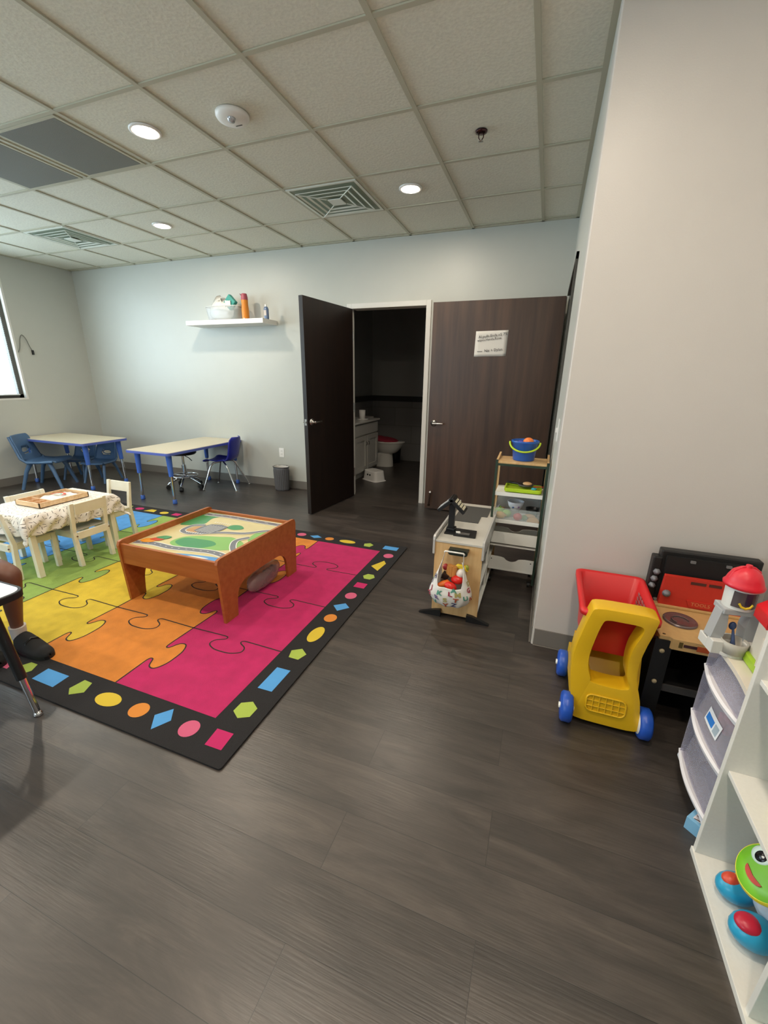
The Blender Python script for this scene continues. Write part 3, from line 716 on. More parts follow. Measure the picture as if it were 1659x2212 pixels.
# wooden tray on it
tr_ = empty('wooden_tray', (-3.345, 1.91, RZ0+.459), .0, 'shallow natural wood tray with dividers on the patterned tablecloth', 'tray')
t_ = MB(); a, b_, h = .13, .175, .038
t_.box(-a, a, -b_, b_, 0, .005, 1); t_.box(-a, -a+.008, -b_, b_, 0, h); t_.box(a-.008, a, -b_, b_, 0, h); t_.box(-a, a, -b_, -b_+.008, 0, h); t_.box(-a, a, b_-.008, b_, 0, h)
obj('tray_body', t_, [TRAYW, mat('tray_orange_floor', '#c27a3c', .6)], tr_, bevel=.001)
obj('divider', MB().box(-a+.008, a-.008, -.075, -.069, .005, h-.006), TRAYW, tr_)
obj('divider', MB().box(-.04, -.034, -b_+.008, -.075, .005, h-.006), TRAYW, tr_)
obj('divider', MB().box(.038, .044, -b_+.008, -.075, .005, h-.006), TRAYW, tr_)
o = obj('paper_sheet', MB().grid(lambda u, v: (-.105+.21*u, -.055+.205*v, .012+.014*noise.noise(Vector((u*5, v*5, 2)))+.008), 16, 16).ribbon([(-.02+.05*cos(t*.3), .04+.05*sin(t*.3)) for t in range(12)], .018, .034, 1).ribbon([(-.02+.03*cos(t*.3), .04+.03*sin(t*.3)) for t in range(12)], .012, .0345, 2), [mat('paper', '#e9e6df', .8), mat('ink_red', '#c8553c', .7), mat('ink_teal', '#7db7a6', .7)])
o.location = (-3.345, 1.91, RZ0+.459); tag(o, 'loose white paper with a colourful rainbow drawing inside the wooden tray', 'paper')

# ================================================================== ACTIVITY TABLES
BLUEE = mat('blue_table_edge', '#5767b5', .4); BLUEL = mat('blue_leg_sleeve', '#3c64b8', .4); 
def act_table(cx, cy, lx, ly, h, label):
    r = empty('activity_table', (cx, cy, 0), 0, label, 'table', 'rectangular activity tables with blue edges')
    obj('tabletop', MB().prism(rrect(-lx/2+.008, lx/2-.008, -ly/2+.008, ly/2-.008, .03), h-.005, h, 'z'), BEIGET, r)
    obj('edge_band', MB().prism(rrect(-lx/2, lx/2, -ly/2, ly/2, .035), h-.03, h-.0045, 'z'), BLUEE, r, bevel=.005)
    for sx in (-1, 1):
        for sy in (-1, 1):
            x = sx*(lx/2-.085); y = sy*(ly/2-.085)
            l_ = obj('leg', MB().cyl((x, y, h-.03), (x+sx*.006, y+sy*.006, h-.27), .031, .024, 16), BLUEL, r)
            obj('leg_extension', MB().cyl((x+sx*.006, y+sy*.006, h-.27), (x+sx*.012, y+sy*.012, .03), .0165, n=14), CHROME, l_)
            obj('foot', MB().lathe([(0, 0), (.022, 0), (.024, .012), (.022, .045), (.018, .05)], c=(x+sx*.012, y+sy*.012, .0), n=16), BLUEL, l_)
    return r
act_table(-5.655, 3.62, 1.2, .60, .585, 'rectangular table with beige top and blue legs in the corner by the window wall')
act_table(-3.985, 3.865, .63, 1.20, .58, 'rectangular table with beige top and blue legs, short end against the back wall')

# light blue moulded chairs
LBLUE = mat('slate_blue_plastic', '#4a698d', .42)
def molded_chair():
    r = empty('plastic_chair', (0, 0, 0), 0, 'x', 'chair', 'dusty blue one-piece plastic chairs at the corner table')
    # faces +y; shell = seat + back sheet with oval hole
    def prof(v):   # v 0..1 from back top to seat front -> (y,z)
        P = [(-.27, .655), (-.235, .56), (-.20, .45), (-.165, .355), (-.12, .335), (0, .325), (.12, .335), (.185, .335), (.20, .315)]
        f = v*(len(P)-1); i = min(int(f), len(P)-2); t = f-i
        p = [P[max(i-1, 0)], P[i], P[i+1], P[min(i+2, len(P)-1)]]
        c = lambda k: .5*((2*p[1][k])+(-p[0][k]+p[2][k])*t+(2*p[0][k]-5*p[1][k]+4*p[2][k]-p[3][k])*t*t+(-p[0][k]+3*p[1][k]-3*p[2][k]+p[3][k])*t**3)
        return c(0), c(1)
    nu, nv = 20, 32; vs = []
    for i in range(nu+1):
        for j in range(nv+1):
            u = i/nu*2-1; v = j/nv
            y, z = prof(v); wd = .155+.035*min(1, v*2.2) if v < .5 else .19
            if v < .06: wd *= .85+.15*(v/.06)**.5
            vs.append((u*wd, y+(.02*u*u if v < .4 else 0), z+.012*abs(u)**3*(1 if v > .4 else 0)))
    fs = []
    for i in range(nu):
        for j in range(nv):
            u = (i+.5)/nu*2-1; v = (j+.5)/nv
            if (u/.52)**2+((v-.235)/.055)**2 < 1: continue
            fs.append((i*(nv+1)+j, (i+1)*(nv+1)+j, (i+1)*(nv+1)+j+1, i*(nv+1)+j+1))
    m_ = MB(); m_.add(vs, fs, 0, True)
    obj('seat_shell', m_, LBLUE, r, solid=.014, bevel=0)
    m_ = MB(); m_.tube([(.075*cos(2*pi*k/20), -.222+.0*k, .468+.035*sin(2*pi*k/20)) for k in range(20)], .008, 8, closed=True)
    obj('handle_rim', m_, LBLUE, r)
    for sx in (-1, 1):
        obj('leg', MB().tube([(sx*.14, .10, .325), (sx*.155, .14, .22), (sx*.175, .20, .02), (sx*.177, .205, 0)], [.026, .022, .018, .02], 12), LBLUE, r)
        obj('leg', MB().tube([(sx*.15, -.10, .325), (sx*.165, -.155, .22), (sx*.185, -.22, .02), (sx*.187, -.225, 0)], [.028, .022, .018, .02], 12), LBLUE, r)
        obj('side_rim', MB().tube([(sx*.155, -.265, .64), (sx*.175, -.22, .52), (sx*.19, -.175, .38), (sx*.192, -.11, .33), (sx*.192, .05, .33), (sx*.19, .17, .335)], .014, 10), LBLUE, r)
    return r
mc = molded_chair(); mc.location = (-5.80, 3.34, 0); mc.rotation_euler = (0, 0, radians(-60)); mc['label'] = 'larger dusty blue plastic chair standing sideways before the corner table'
_c1 = dup(mc, (-5.90, 3.80, 0), pi+.35, 'smaller dusty blue plastic chair behind the corner table, nearer the window wall')
_c2 = dup(mc, (-5.47, 3.78, 0), pi+.30, 'smaller dusty blue plastic chair behind the corner table, nearer the wall shelf')

_c1.scale = _c2.scale = (.78, .78, .78)
# cobalt school chair
CB = mat('cobalt_plastic', '#1c2390', .35)
sc_ = empty('school_chair', (-3.735, 4.155, 0), radians(90+14), 'cobalt blue plastic school chair with chrome legs against the back wall', 'chair')
def shell():
    P = [(-.225, .655), (-.215, .60), (-.195, .50), (-.175, .42), (-.14, .375), (-.08, .36), (.02, .355), (.12, .365), (.165, .36), (.185, .345)]
    nu, nv = 16, 36; vs = []
    sp = cr_spline(P, 4)
    nv = len(sp)-1
    for i in range(nu+1):
        for j in range(nv+1):
            u = i/nu*2-1; v = j/nv; y, z = sp[j]
            wd = .15 if v < .38 else .165
            if v < .12: wd = .15*(1-(1-v/.12)**3*.45)
            if .38 < v < .5: wd = .165
            cur = .045*u*u*(1 if v < .5 else max(0, 1-(v-.5)*5))
            vs.append((u*wd, y+cur, z+(.02*abs(u)**3 if v > .45 else 0)))
    fs = [(i*(nv+1)+j, (i+1)*(nv+1)+j, (i+1)*(nv+1)+j+1, i*(nv+1)+j+1) for i in range(nu) for j in range(nv)]
    return MB().add(vs, fs, 0, True)
obj('seat_shell', shell(), CB, sc_, solid=.012)
for sx in (-1, 1):
    obj('leg', MB().tube([(sx*.05, .02, .345), (sx*.11, .08, .335), (sx*.125, .11, .30), (sx*.19, .20, .01)], .0105, 10), CHROME, sc_)
    obj('leg', MB().tube([(sx*.05, -.02, .345), (sx*.11, -.07, .335), (sx*.125, -.10, .30), (sx*.19, -.23, .01)], .0105, 10), CHROME, sc_)
    for y in (.20, -.23): obj('glide', MB().lathe([(0, 0), (.014, 0), (.013, .014), (0, .016)], c=(sx*.19, y, 0), n=12), STEEL, sc_)
# rolling stool
rs = empty('rolling_stool', (-4.17, 3.93, 0), 0.2, 'black and chrome rolling stool on five casters pushed under the blue-legged table', 'stool')
obj('seat', MB().lathe([(0, .435), (.15, .435), (.165, .45), (.165, .47), (.15, .487), (0, .49)], n=32), BLACKP, rs)
obj('column', MB().cyl((0, 0, .12), (0, 0, .30), .026).cyl((0, 0, .28), (0, 0, .44), .014), CHROME, rs)
obj('foot_ring', MB().tube([(.15*cos(2*pi*k/28), .15*sin(2*pi*k/28), .165) for k in range(28)], .009, 8, closed=True).tube([(-.15, 0, .165), (.15, 0, .165)], .006, 6).tube([(0, -.15, .165), (0, .15, .165)], .006, 6), CHROME, rs)
obj('height_lever', MB().tube([(.02, 0, .42), (.10, -.03, .40), (.16, -.06, .37)], .005, 8), BLACKP, rs)
for k in range(5):
    a = 2*pi*k/5; c_, s_ = cos(a), sin(a)
    l_ = obj('base_arm', MB().tube([(0, 0, .15), (.09*c_, .09*s_, .13), (.19*c_, .19*s_, .075), (.205*c_, .205*s_, .06)], [.018, .015, .012, .010], 10), CHROME, rs)
    obj('caster', MB().cyl((.205*c_-.018*s_, .205*s_+.018*c_, .027), (.205*c_+.018*s_, .205*s_-.018*c_, .027), .027, n=16), BLACKR, l_)

# ================================================================== wastebasket, outlet, usb cord
wb = empty('wastebasket', (-3.0, 4.33, 0), 0, 'small oval grey ribbed plastic wastebasket by the outlet on the back wall', 'trash can')
def wbf(u, v):
    a = 2*pi*u; r_ = 1+.16*v; q = .004*cos(a*26) if .08 < v < .85 else 0
    return ((.088*r_+q)*cos(a), (.068*r_+q)*sin(a), .30*v)
obj('body', MB().grid(wbf, 156, 12).lathe([(0, .003), (.087, .003)], sx=1, sy=.77), mat('grey_plastic', '#5d5d60', .5), wb, solid=.003)
obj('rim', MB().tube([(.105*cos(2*pi*k/32), .08*sin(2*pi*k/32), .30) for k in range(32)], .005, 8, closed=True), mat('dark_rim', '#38383a', .5), wb)
obj('bag_liner', MB().grid(lambda u, v: ((.10-.012*v)*cos(2*pi*u), (.076-.01*v)*sin(2*pi*u), .302-.05*v+.006*noise.noise(Vector((4*cos(2*pi*u), 4*sin(2*pi*u), v)))), 40, 6), mat('liner', '#c9c6c0', .6), wb, solid=.001)
def outlet(name, M, label, cat):
    r = empty(name, (0, 0, 0), 0, label, cat); r.matrix_world = M
    obj('cover_plate', MB().prism(rrect(-.036, .036, -.058, .058, .004), 0, .005, 'z'), WHITEP, r, bevel=.0015)
    if 'outlet' in name:
        for s_ in (-1, 1):
            k = obj('receptacle', MB().prism(rrect(-.016, .016, s_*.02-.013, s_*.02+.013, .005), .005, .0065, 'z'), WHITE, r)
            obj('slot', MB().box(-.007, -.005, s_*.02-.003, s_*.02+.006, .0065, .007).box(.005, .007, s_*.02-.003, s_*.02+.006, .0065, .007), BLACKP, k)
    else: obj('toggle', MB().box(-.005, .005, -.012, .012, .005, .014), WHITE, r)
outlet('wall_outlet', T(-3.07, YB-.0005, .45) @ RX(pi/2), 'white duplex outlet low on the back wall above the wastebasket', 'outlet')
outlet('light_switch', T(XR-.0005, 2.42, 1.12) @ RY(-pi/2) @ RZ(pi/2), 'white light switch plate on the narrow side wall right of the brown door', 'light switch')
c_ = obj('cable', MB().tube(cr_spline([(XL+.004, 3.585, 1.62), (XL+.012, 3.61, 1.68), (XL+.012, 3.635, 1.78), (XL+.012, 3.665, 1.83), (XL+.012, 3.70, 1.79), (XL+.012, 3.725, 1.70), (XL+.012, 3.745, 1.65)], 5), .004, 8).box(XL+.004, XL+.02, 3.738, 3.758, 1.60, 1.655, 1), [mat('grey_cable', '#6a6a62', .5), BLACKP])
tag(c_, 'thin grey cable with a dark plug end looping on the wall beside the window', 'cable')

# ================================================================== wall shelf and things on it
sh = obj('wall_shelf', MB().box(-4.12, -3.025, 4.20, YB, 1.938, 1.988), WHITE, bevel=.002)
tag(sh, 'long white floating shelf high on the back wall', 'shelf')
SZ = 1.9885
tb = empty('storage_tub', (-3.62, 4.33, SZ), 0, 'clear plastic tub stuffed with a white bag on the wall shelf', 'tub')
def tubf(u, v):
    a = 2*pi*u; e = 4; cx = abs(cos(a))**(2/e)*(1 if cos(a) > 0 else -1); sy = abs(sin(a))**(2/e)*(1 if sin(a) > 0 else -1)
    k = 1+.12*v; return (.215*k*cx, .10*k*sy, .145*v)
obj('tub_body', MB().grid(tubf, 48, 6), CLEARB, tb, solid=.002)
obj('rim', MB().tube([tubf(k/40, 1) for k in range(40)], .005, 6, closed=True), frosted('tub_rim', '#e9ece8', .7), tb)
o = obj('plastic_bag', MB().grid(lambda u, v: ((.15*(sin(pi*v)**.5))*cos(2*pi*u)*(1+.22*noise.noise(Vector((3*cos(2*pi*u), 3*sin(2*pi*u), 5*v)))), (.075*(sin(pi*v)**.5))*sin(2*pi*u), .10-.095*cos(pi*v)+.13*max(0, v-.35)*(noise.noise(Vector((4*cos(2*pi*u), 4*sin(2*pi*u), 2)))*1.6+.1)), 40, 22), frosted('white_film', '#e6e7e2', .85))
o.location = (-3.68, 4.33, SZ+.006); tag(o, 'crumpled white plastic bag bulging out of the clear tub on the shelf', 'plastic bag')
tw = empty('wipes_pack', (-3.53, 4.305, SZ+.19), 0, 'teal tissue pack with white tissues tilted on edge in the clear tub', 'tissue pack')
MM = RY(radians(45))
obj('pack', MB().box(-.06, .06, -.02, .03, -.06, .06, M=MM), mat('teal_card', '#2f8f83', .5), tw, bevel=.006)
obj('tissue', MB().grid(lambda u, v: (-.05+.075*u, -.028-.006*noise.noise(Vector((u*8, v*8, 0))), -.045+.06*v+.012*noise.noise(Vector((u*9, v*9, 4)))), 14, 12), mat('tissue_white', '#e8e4dc', .9), tw, solid=.006)
bt = empty('water_bottle', (-3.333, 4.31, SZ), 0, 'tall orange water bottle with a plum-coloured lid on the wall shelf', 'bottle')
obj('body', MB().lathe([(0, 0), (.037, 0), (.040, .008), (.041, .10), (.036, .16), (.038, .205), (.035, .212)], n=28), mat('orange_plastic', '#d5821e', .4), bt)
ld = obj('lid', MB().lathe([(.038, .205), (.037, .235), (.030, .268), (.026, .272), (0, .273)], n=28), mat('plum_plastic', '#a24c5a', .4), bt)
obj('carry_loop', MB().tube([(-.03, 0, .25), (-.05, 0, .262), (-.058, 0, .275), (-.05, 0, .268), (-.03, 0, .24)], .004, 6), mat('plum_dark', '#7b3040', .4), ld)
sb = empty('squeeze_bottle', (-3.05, 4.31, SZ), 0, 'small blue bottle with white cap at the right end of the wall shelf', 'bottle')
obj('body', MB().lathe([(0, 0), (.028, 0), (.030, .008), (.030, .10), (.022, .122), (.012, .128)], n=24, sy=.7), mat('slate_bottle', '#5c7090', .3), sb)
obj('cap', MB().lathe([(.013, .126), (.013, .15), (0, .152)], n=16), WHITEP, sb)
obj('bottle_label', MB().box(-.016, .014, -.0225, -.0205, .035, .09), mat('pale_label', '#c9bfb6', .6), sb)
o = obj('bottle_cap', MB().lathe([(0, 0), (.009, 0), (.008, .009), (0, .010)], n=12), WHITEP); o.location = (-3.285, 4.22, SZ); tag(o, 'tiny white cap lying beside the orange bottle on the shelf edge', 'cap')

# ================================================================== restroom things
va = empty('vanity_cabinet', (RX0, 0, 0), 0, 'grey-white vanity cabinet with two shaker doors in the dark restroom', 'cabinet')
VM = mat('vanity_paint', '#b9b7b1', .5); vx = -2.3-RX0; vy0, vy1 = 5.0, 5.88
obj('carcass', MB().box(.01, vx-.02, vy0, vy1, .09, .78).box(.01, vx-.07, vy0+.02, vy1-.02, 0, .09), VM, va, bevel=.002)
for k in range(2):
    ya = vy0+.03+k*(vy1-vy0-.04)/2; yb = ya+(vy1-vy0-.06)/2-.01
    dr = obj('cabinet_door', MB().box(vx-.02, vx-.005, ya, yb, .12, .60).ring([(ya, .12), (yb, .12), (yb, .60), (ya, .60)], [(ya+.06, .18), (yb-.06, .18), (yb-.06, .54), (ya+.06, .54)], vx-.005, vx+.005, 'x'), VM, va)
    yk = yb-.03 if k == 0 else ya+.03
    obj('knob', MB().tube([(vx+.006, yk, .47), (vx+.02, yk, .475), (vx+.02, yk, .51), (vx+.006, yk, .515)], .004, 6), mat('dark_pull', '#33322f', .4, metal=.5), dr)
obj('false_drawer', MB().box(vx-.02, vx, vy0+.03, vy1-.03, .62, .765), VM, va, bevel=.002)
o = obj('sink_countertop', MB().box(.018, vx+.02, vy0-.02, vy1+.01, .781, .805), mat('cultured_marble', '#c9c7c2', .25), bevel=.004); o.location.x = RX0; tag(o, 'pale sink countertop lying on the restroom vanity', 'countertop')
cu = empty('paper_cup', (-2.42, 5.55, .8055), 0, 'white round cup on a saucer on the restroom countertop', 'cup')
obj('cup_body', MB().lathe([(0, 0), (.042, 0), (.045, .12), (.041, .12), (.038, .01), (0, .008)], c=(0, 0, .012), n=24), WHITEP, cu)
obj('saucer', MB().lathe([(0, 0), (.075, 0), (.09, .012), (0, .012)], n=28), WHITEP, cu)
to = empty('toilet', (RX0, 6.32, 0), 0, 'white toilet with a red lid cover in the dark restroom', 'toilet')
PORC = mat('porcelain', '#cfcdc6', .2)
tx = .50
obj('pedestal', MB().grid(lambda u, v: (tx-.02+(.13-.02*v)*cos(2*pi*u)-.05*(1-v)*(cos(2*pi*u) < 0), (.11-.01*v)*sin(2*pi*u), .26*v), 32, 8).box(.18, tx-.06, -.10, .10, 0, .22), PORC, to, bevel=.02)
obj('bowl', MB().grid(lambda u, v: (tx-.0+(.14+.15*v**.7)*cos(2*pi*u)+.0, (.10+.09*v**.7)*sin(2*pi*u), .22+.17*v), 40, 10).lathe([(.0, .385), (.29, .39)], c=(tx, 0, 0), sy=.65, n=40), PORC, to)
obj('seat_ring', MB().lathe([(.0, .39), (.295, .39), (.30, .40), (.295, .41), (0, .412)], c=(tx, 0, 0), sy=.66, n=40), PORC, to)
obj('lid_cover', MB().grid(lambda u, v: (tx-.05+.25*v*cos(2*pi*u), .175*v*sin(2*pi*u), .455-.03*v**4+.010*noise.noise(Vector((3*v*cos(2*pi*u), 3*v*sin(2*pi*u), 1)))-.03*v*cos(2*pi*u)), 36, 8), mat('red_plush', '#8e1f34', .9), to, solid=.02)
obj('tank', MB().box(.012, .17, -.21, .21, .38, .74), PORC, to, bevel=.02, seg=3)
obj('tank_lid', MB().box(.008, .18, -.22, .22, .74, .77), PORC, to, bevel=.01)
tr2 = empty('restroom_bin', (-2.30, 6.66, 0), 0, 'dark small round bin behind the toilet in the restroom', 'trash can')
obj('bin_body', MB().lathe([(0, 0), (.09, 0), (.105, .26), (.10, .26), (.085, .01)], n=24), mat('near_black', '#18181a', .5), tr2)
st = empty('step_stool', (-2.14, 5.32, 0), -.5, 'small white step stool with two round holes in front of the restroom vanity', 'step stool')
def stf(u, v):
    a = 2*pi*u; e = 5; cx = abs(cos(a))**(2/e)*(1 if cos(a) > 0 else -1); sy = abs(sin(a))**(2/e)*(1 if sin(a) > 0 else -1)
    k = 1.14-.14*min(1, v*1.15) if v > .06 else 1.27-.13*v/.06
    if v > .87: k = 1-(v-.87)*7.7*.06
    return (.13*k*cx, .09*k*sy, .14*min(v*1.06, 1))
sm_ = MB().grid(stf, 48, 16); top = [stf(k/48, 1) for k in range(48)]; sm_.add(top, [tuple(range(48))])
obj('stool_body', sm_, WHITEP, st)
obj('hole', MB().cyl((-.025, -.090, .085), (-.025, -.1005, .085), .012, n=14).cyl((.025, -.090, .085), (.025, -.1005, .085), .012, n=14), BLACKP, st)

# ================================================================== note on door
nt_ = empty('paper_note', (-.541, 4.2695, 1.692), 0, 'white handwritten paper note taped on the brown door', 'note')
N_ = MB(); N_.grid(lambda u, v: (-.148+.296*u-.004*(1-v), -.001-.004*(u*v)**3, -.112+.224*v+.004*u), 8, 8)
obj('sheet', N_, mat('note_paper', '#d9d6cf', .7), nt_, solid=.0008)
tx_ = MB()
tx_.text('ALpulls,Ends,oS 7%', .034, T(.01, -.0075, .072) @ RX(pi/2) @ RZ(.10))
tx_.text('wipes,Hands,Rose', .030, T(-.02, -.0075, .040) @ RX(pi/2) @ RZ(.10))
tx_.text('Nia + Dylan', .034, T(.025, -.0075, -.055) @ RX(pi/2) @ RZ(.08))
tx_.box(-.125, -.075, -.0078, -.0072, -.068, -.064)
obj('handwriting', tx_, mat('ink', '#3c3a3c', .6), nt_)

# ================================================================== market stand shelf
ms = empty('play_market_shelf', (-.09, 2.87, 0), 0, 'narrow tall play-market shelf on casters with green edges, beside the brown door', 'shelf')
GRN = mat('dark_green_edge', '#26382b', .45); MX0, MX1, MY0, MY1 = -.162, .162, -.12, .115
for x in (MX0, MX1-.012):
    sp = obj('side_frame', MB().ring([(MY0, .03), (MY1, .03), (MY1, .895), (MY0, .875)], [(MY0+.028, .08), (MY1-.028, .08), (MY1-.028, .85), (MY0+.028, .84)], x, x+.012, 'x'), BIRCH, ms)
    obj('edge_strip', MB().box(x-.0015, x+.0135, MY0-.006, MY0-.0005, .03, .88), GRN, sp)
IX0, IX1 = MX0+.012, MX1-.012
obj('top_board', MB().box(IX0, IX1, MY0+.002, MY1-.004, .855, .868), BIRCH, ms, bevel=.002)
obj('front_edge', MB().box(IX0, IX1, MY0-.004, MY0+.002, .842, .856), GRN, ms)
for z, k in ((.655, 'shelf_board'), (.465, 'shelf_board')): obj(k, MB().box(IX0, IX1, MY0+.002, MY1-.012, z-.006, z+.006).box(IX0, IX1, MY0+.001, MY0+.006, z-.014, z+.012), WHITE, ms, bevel=.001)
obj('bottom_rail', MB().box(IX0, IX1, MY0+.002, MY0+.03, .108, .118), WHITE, ms)
obj('tilted_bin_front', MB().add([(IX0, MY0+.005, .307), (IX1, MY0+.005, .307), (IX1, MY0+.012, .385), (IX0, MY0+.012, .385)], [(0, 1, 2, 3)]), WHITE, ms, solid=.008)
obj('bin_floor', MB().box(IX0, IX1, MY0+.005, MY1-.035, .284, .292), WHITE, ms)
notch = lambda z0, h: [(IX0, z0), (IX1, z0), (IX1, z0+h)]+cr_spline([(.09, z0+h), (.05, z0+h-.006), (.03, z0+h-.022), (0, z0+h-.03), (-.03, z0+h-.022), (-.05, z0+h-.006), (-.09, z0+h)], 3)+[(IX0, z0+h)]
bk = obj('notched_front', MB().prism(notch(.118, .088), MY0+.004, MY0+.011, 'y'), WHITE, ms)
obj('back_panel', MB().prism(notch(.292, .066), MY1-.035, MY1-.028, 'y'), WHITE, ms)
obj('screw', MB().cyl((IX0+.02, MY0+.003, .185), (IX0+.02, MY0+.0045, .185), .004, n=8).cyl((IX1-.02, MY0+.003, .185), (IX1-.02, MY0+.0045, .185), .004, n=8), BLACKP, bk)
bx = obj('clear_bin', MB().box(IX0+.004, IX1-.004, MY0+.008, MY0+.011, .472, .555).box(IX0+.004, IX0+.007, MY0+.01, MY1-.02, .472, .56).box(IX1-.007, IX1-.004, MY0+.01, MY1-.02, .472, .56).box(IX0+.004, IX1-.004, MY1-.023, MY1-.02, .472, .6), CLEARB, ms)
for x in (MX0+.03, MX1-.03):
    for y in (MY0+.03, MY1-.03):
        if True: obj('caster', MB().cyl((x-.008, y, .018), (x+.008, y, .018), .0175, n=14).box(x-.012, x+.012, y-.008, y+.008, .025, .04), BLACKR, ms)
MXc, MYc = -.09, 2.87
# bucket on top
bu = empty('toy_bucket', (MXc+.0, MYc-.0, .8685), 0, 'blue toy bucket with lime green handle on top of the play-market shelf', 'bucket')
obj('pail', MB().lathe([(0, 0), (.066, 0), (.068, .006), (.080, .11), (.086, .115), (.088, .128), (.083, .130), (.079, .125), (.065, .008), (0, .007)], n=36), mat('bucket_blue', '#1f55a8', .3), bu)
obj('handle', MB().tube([(.094*cos(a), -.02-.075*sin(a)*.8, .118-.055*sin(a)) for a in [pi*k/20 for k in range(21)]], .006, 8), mat('lime_plastic', '#b9d62a', .35), bu)
o = obj('toy_ball', MB().ball((0, 0, 0), (.034, .034, .03)), mat('toy_orange', '#f0803a', .4)); o.location = (MXc+.02, MYc, .8685+.118); tag(o, 'orange toy piece poking out of the blue bucket', 'toy')
o = obj('toy_piece', MB().ball((0, 0, 0), (.03, .03, .025)), mat('toy_violet', '#6a5ac8', .4)); o.location = (MXc-.03, MYc-.01, .8685+.102); tag(o, 'violet toy piece inside the blue bucket', 'toy')
# tray and play food on second shelf
SZ2 = .6675
ty = empty('cutting_tray', (MXc+.022, MYc-.02, SZ2), 0, 'lime green toy tray on the upper shelf of the play market', 'tray')
obj('tray_body', MB().prism(rrect(-.115, .115, -.075, .08, .02), 0, .012, 'z').ring(rrect(-.118, .118, -.078, .083, .022), rrect(-.108, .108, -.068, .073, .016), .004, .024, 'z'), mat('lime_tray', '#b4d32c', .35), ty, bevel=.002)
pn = empty('toy_pan', (MXc+.035, MYc+.0, SZ2+.0255), 0, 'small dark grey toy frying pan on the lime tray', 'pan')
obj('pan_body', MB().lathe([(0, 0), (.045, 0), (.052, .014), (.049, .014), (.043, .003), (0, .002)], n=28), mat('pan_grey', '#4a4745', .4), pn)
obj('pan_handle', MB().tube([(-.05, .0, .012), (-.10, .015, .014), (-.125, .02, .013)], [.007, .009, .007], 8), BLACKP, pn)
o = obj('toy_bread', MB().ball((0, 0, 0), (.03, .028, .013)), mat('bread_tan', '#dbb07f', .6)); o.location = (MXc+.045, MYc, SZ2+.0425); tag(o, 'tan toy bun lying in the dark toy pan', 'toy food')
o = obj('toy_knife', MB().tube([(-.03, 0, 0), (.0, .0, .003), (.045, .015, .003)], [.007, .006, .004], 8, flat=.5), mat('toy_red', '#c9332f', .4)); o.location = (MXc+.115, MYc-.03, SZ2+.0315); tag(o, 'red toy utensil at the right end of the lime tray', 'toy utensil')
o = obj('toy_disc', MB().lathe([(0, 0), (.018, 0), (.016, .01), (0, .012)], n=16), mat('toy_cyan', '#3da3b4', .4)); o.location = (MXc+.09, MYc-.075, SZ2+.0245); tag(o, 'small teal toy disc on the front of the lime tray', 'toy')
# clear bin food
FZ = .4725
def food(name, fn, loc, mt, label, cat='toy food', rz=0):
    o = obj(name, fn, mt); o.location = loc; o.rotation_euler.z = rz; tag(o, label, cat, 'play food in the clear bin of the market shelf'); return o
food('toy_pepper', MB().ball((0, 0, .028), (.034, .03, .028)).cyl((0, 0, .052), (.004, 0, .066), .004), (MXc-.115, MYc-.01, FZ), mat('toy_green', '#7fae33', .4), 'green toy pepper at the left back of the clear market bin')
food('toy_pepper', MB().ball((0, 0, .026), (.030, .028, .026)), (MXc-.065, MYc-.035, FZ), mat('toy_green2', '#8cba44', .4), 'green toy vegetable beside the white bowl in the clear market bin')
food('toy_lemon', MB().ball((0, 0, .024), (.036, .026, .024)).ball((.036, 0, .024), (.008, .006, .006)), (MXc-.105, MYc-.082, FZ), mat('toy_yellow', '#d9a53a', .45), 'yellow-orange toy lemon at the left front of the clear market bin')
bw = empty('toy_bowl', (MXc-.015, MYc+.0, FZ+.045), 0, 'white toy bowl with coloured dots in the clear market bin', 'bowl')
obj('bowl_body', MB().lathe([(0, 0), (.025, 0), (.045, .03), (.056, .065), (.052, .065), (.04, .03), (.022, .006), (0, .005)], n=32), mat('bowl_white', '#c9ccd6', .35), bw)
obj('dots', MB().ball((-.012, -.044, .03), (.007, .004, .006)).ball((.022, -.04, .034), (.006, .004, .006), mi=1), [mat('dot_blue', '#2f4f86', .4), mat('dot_purple', '#6b3d77', .4)], bw)
food('toy_box', MB().box(-.03, .03, -.02, .02, 0, .044), (MXc-.015, MYc+.005, FZ), mat('toy_grey', '#8b8c86', .5), 'grey toy block under the white toy bowl')
food('toy_tomato', MB().ball((0, 0, .025), (.029, .022, .025)), (MXc+.01, MYc-.082, FZ), mat('toy_red2', '#cf2a35', .4), 'red toy tomato at the front centre of the clear market bin')
food('toy_taco', MB().prism([(.04*cos(a), .035*sin(a)) for a in [pi*k/12 for k in range(13)]], -.008, .008, 'y'), (MXc+.11, MYc-.085, FZ), mat('toy_tan', '#d9a765', .5), 'tan toy taco shell in the right front of the clear market bin')
food('toy_bun', MB().ball((0, 0, .022), (.038, .022, .016)), (MXc+.085, MYc-.035, FZ), mat('toy_tan2', '#c8a070', .5), 'flat tan toy bun behind the taco in the clear market bin')
food('toy_pot', MB().lathe([(0, 0), (.035, 0), (.042, .06), (.037, .06), (.03, .005), (0, .004)], n=24), (MXc+.095, MYc+.045, FZ), BLACKP, 'small black toy pot at the back right of the clear market bin')
food('toy_potato', MB().ball((0, 0, .02), (.022, .02, .02)), (MXc-.10, MYc+.062, FZ), mat('toy_brown', '#8b6a35', .5), 'small brown toy potato at the back left of the clear market bin')
food('toy_lettuce', MB().ball((0, 0, .018), (.022, .02, .018)), (MXc+.05, MYc-.065, FZ), mat('toy_leaf', '#7a9a5c', .6), 'leafy green toy vegetable right of the red toy tomato')
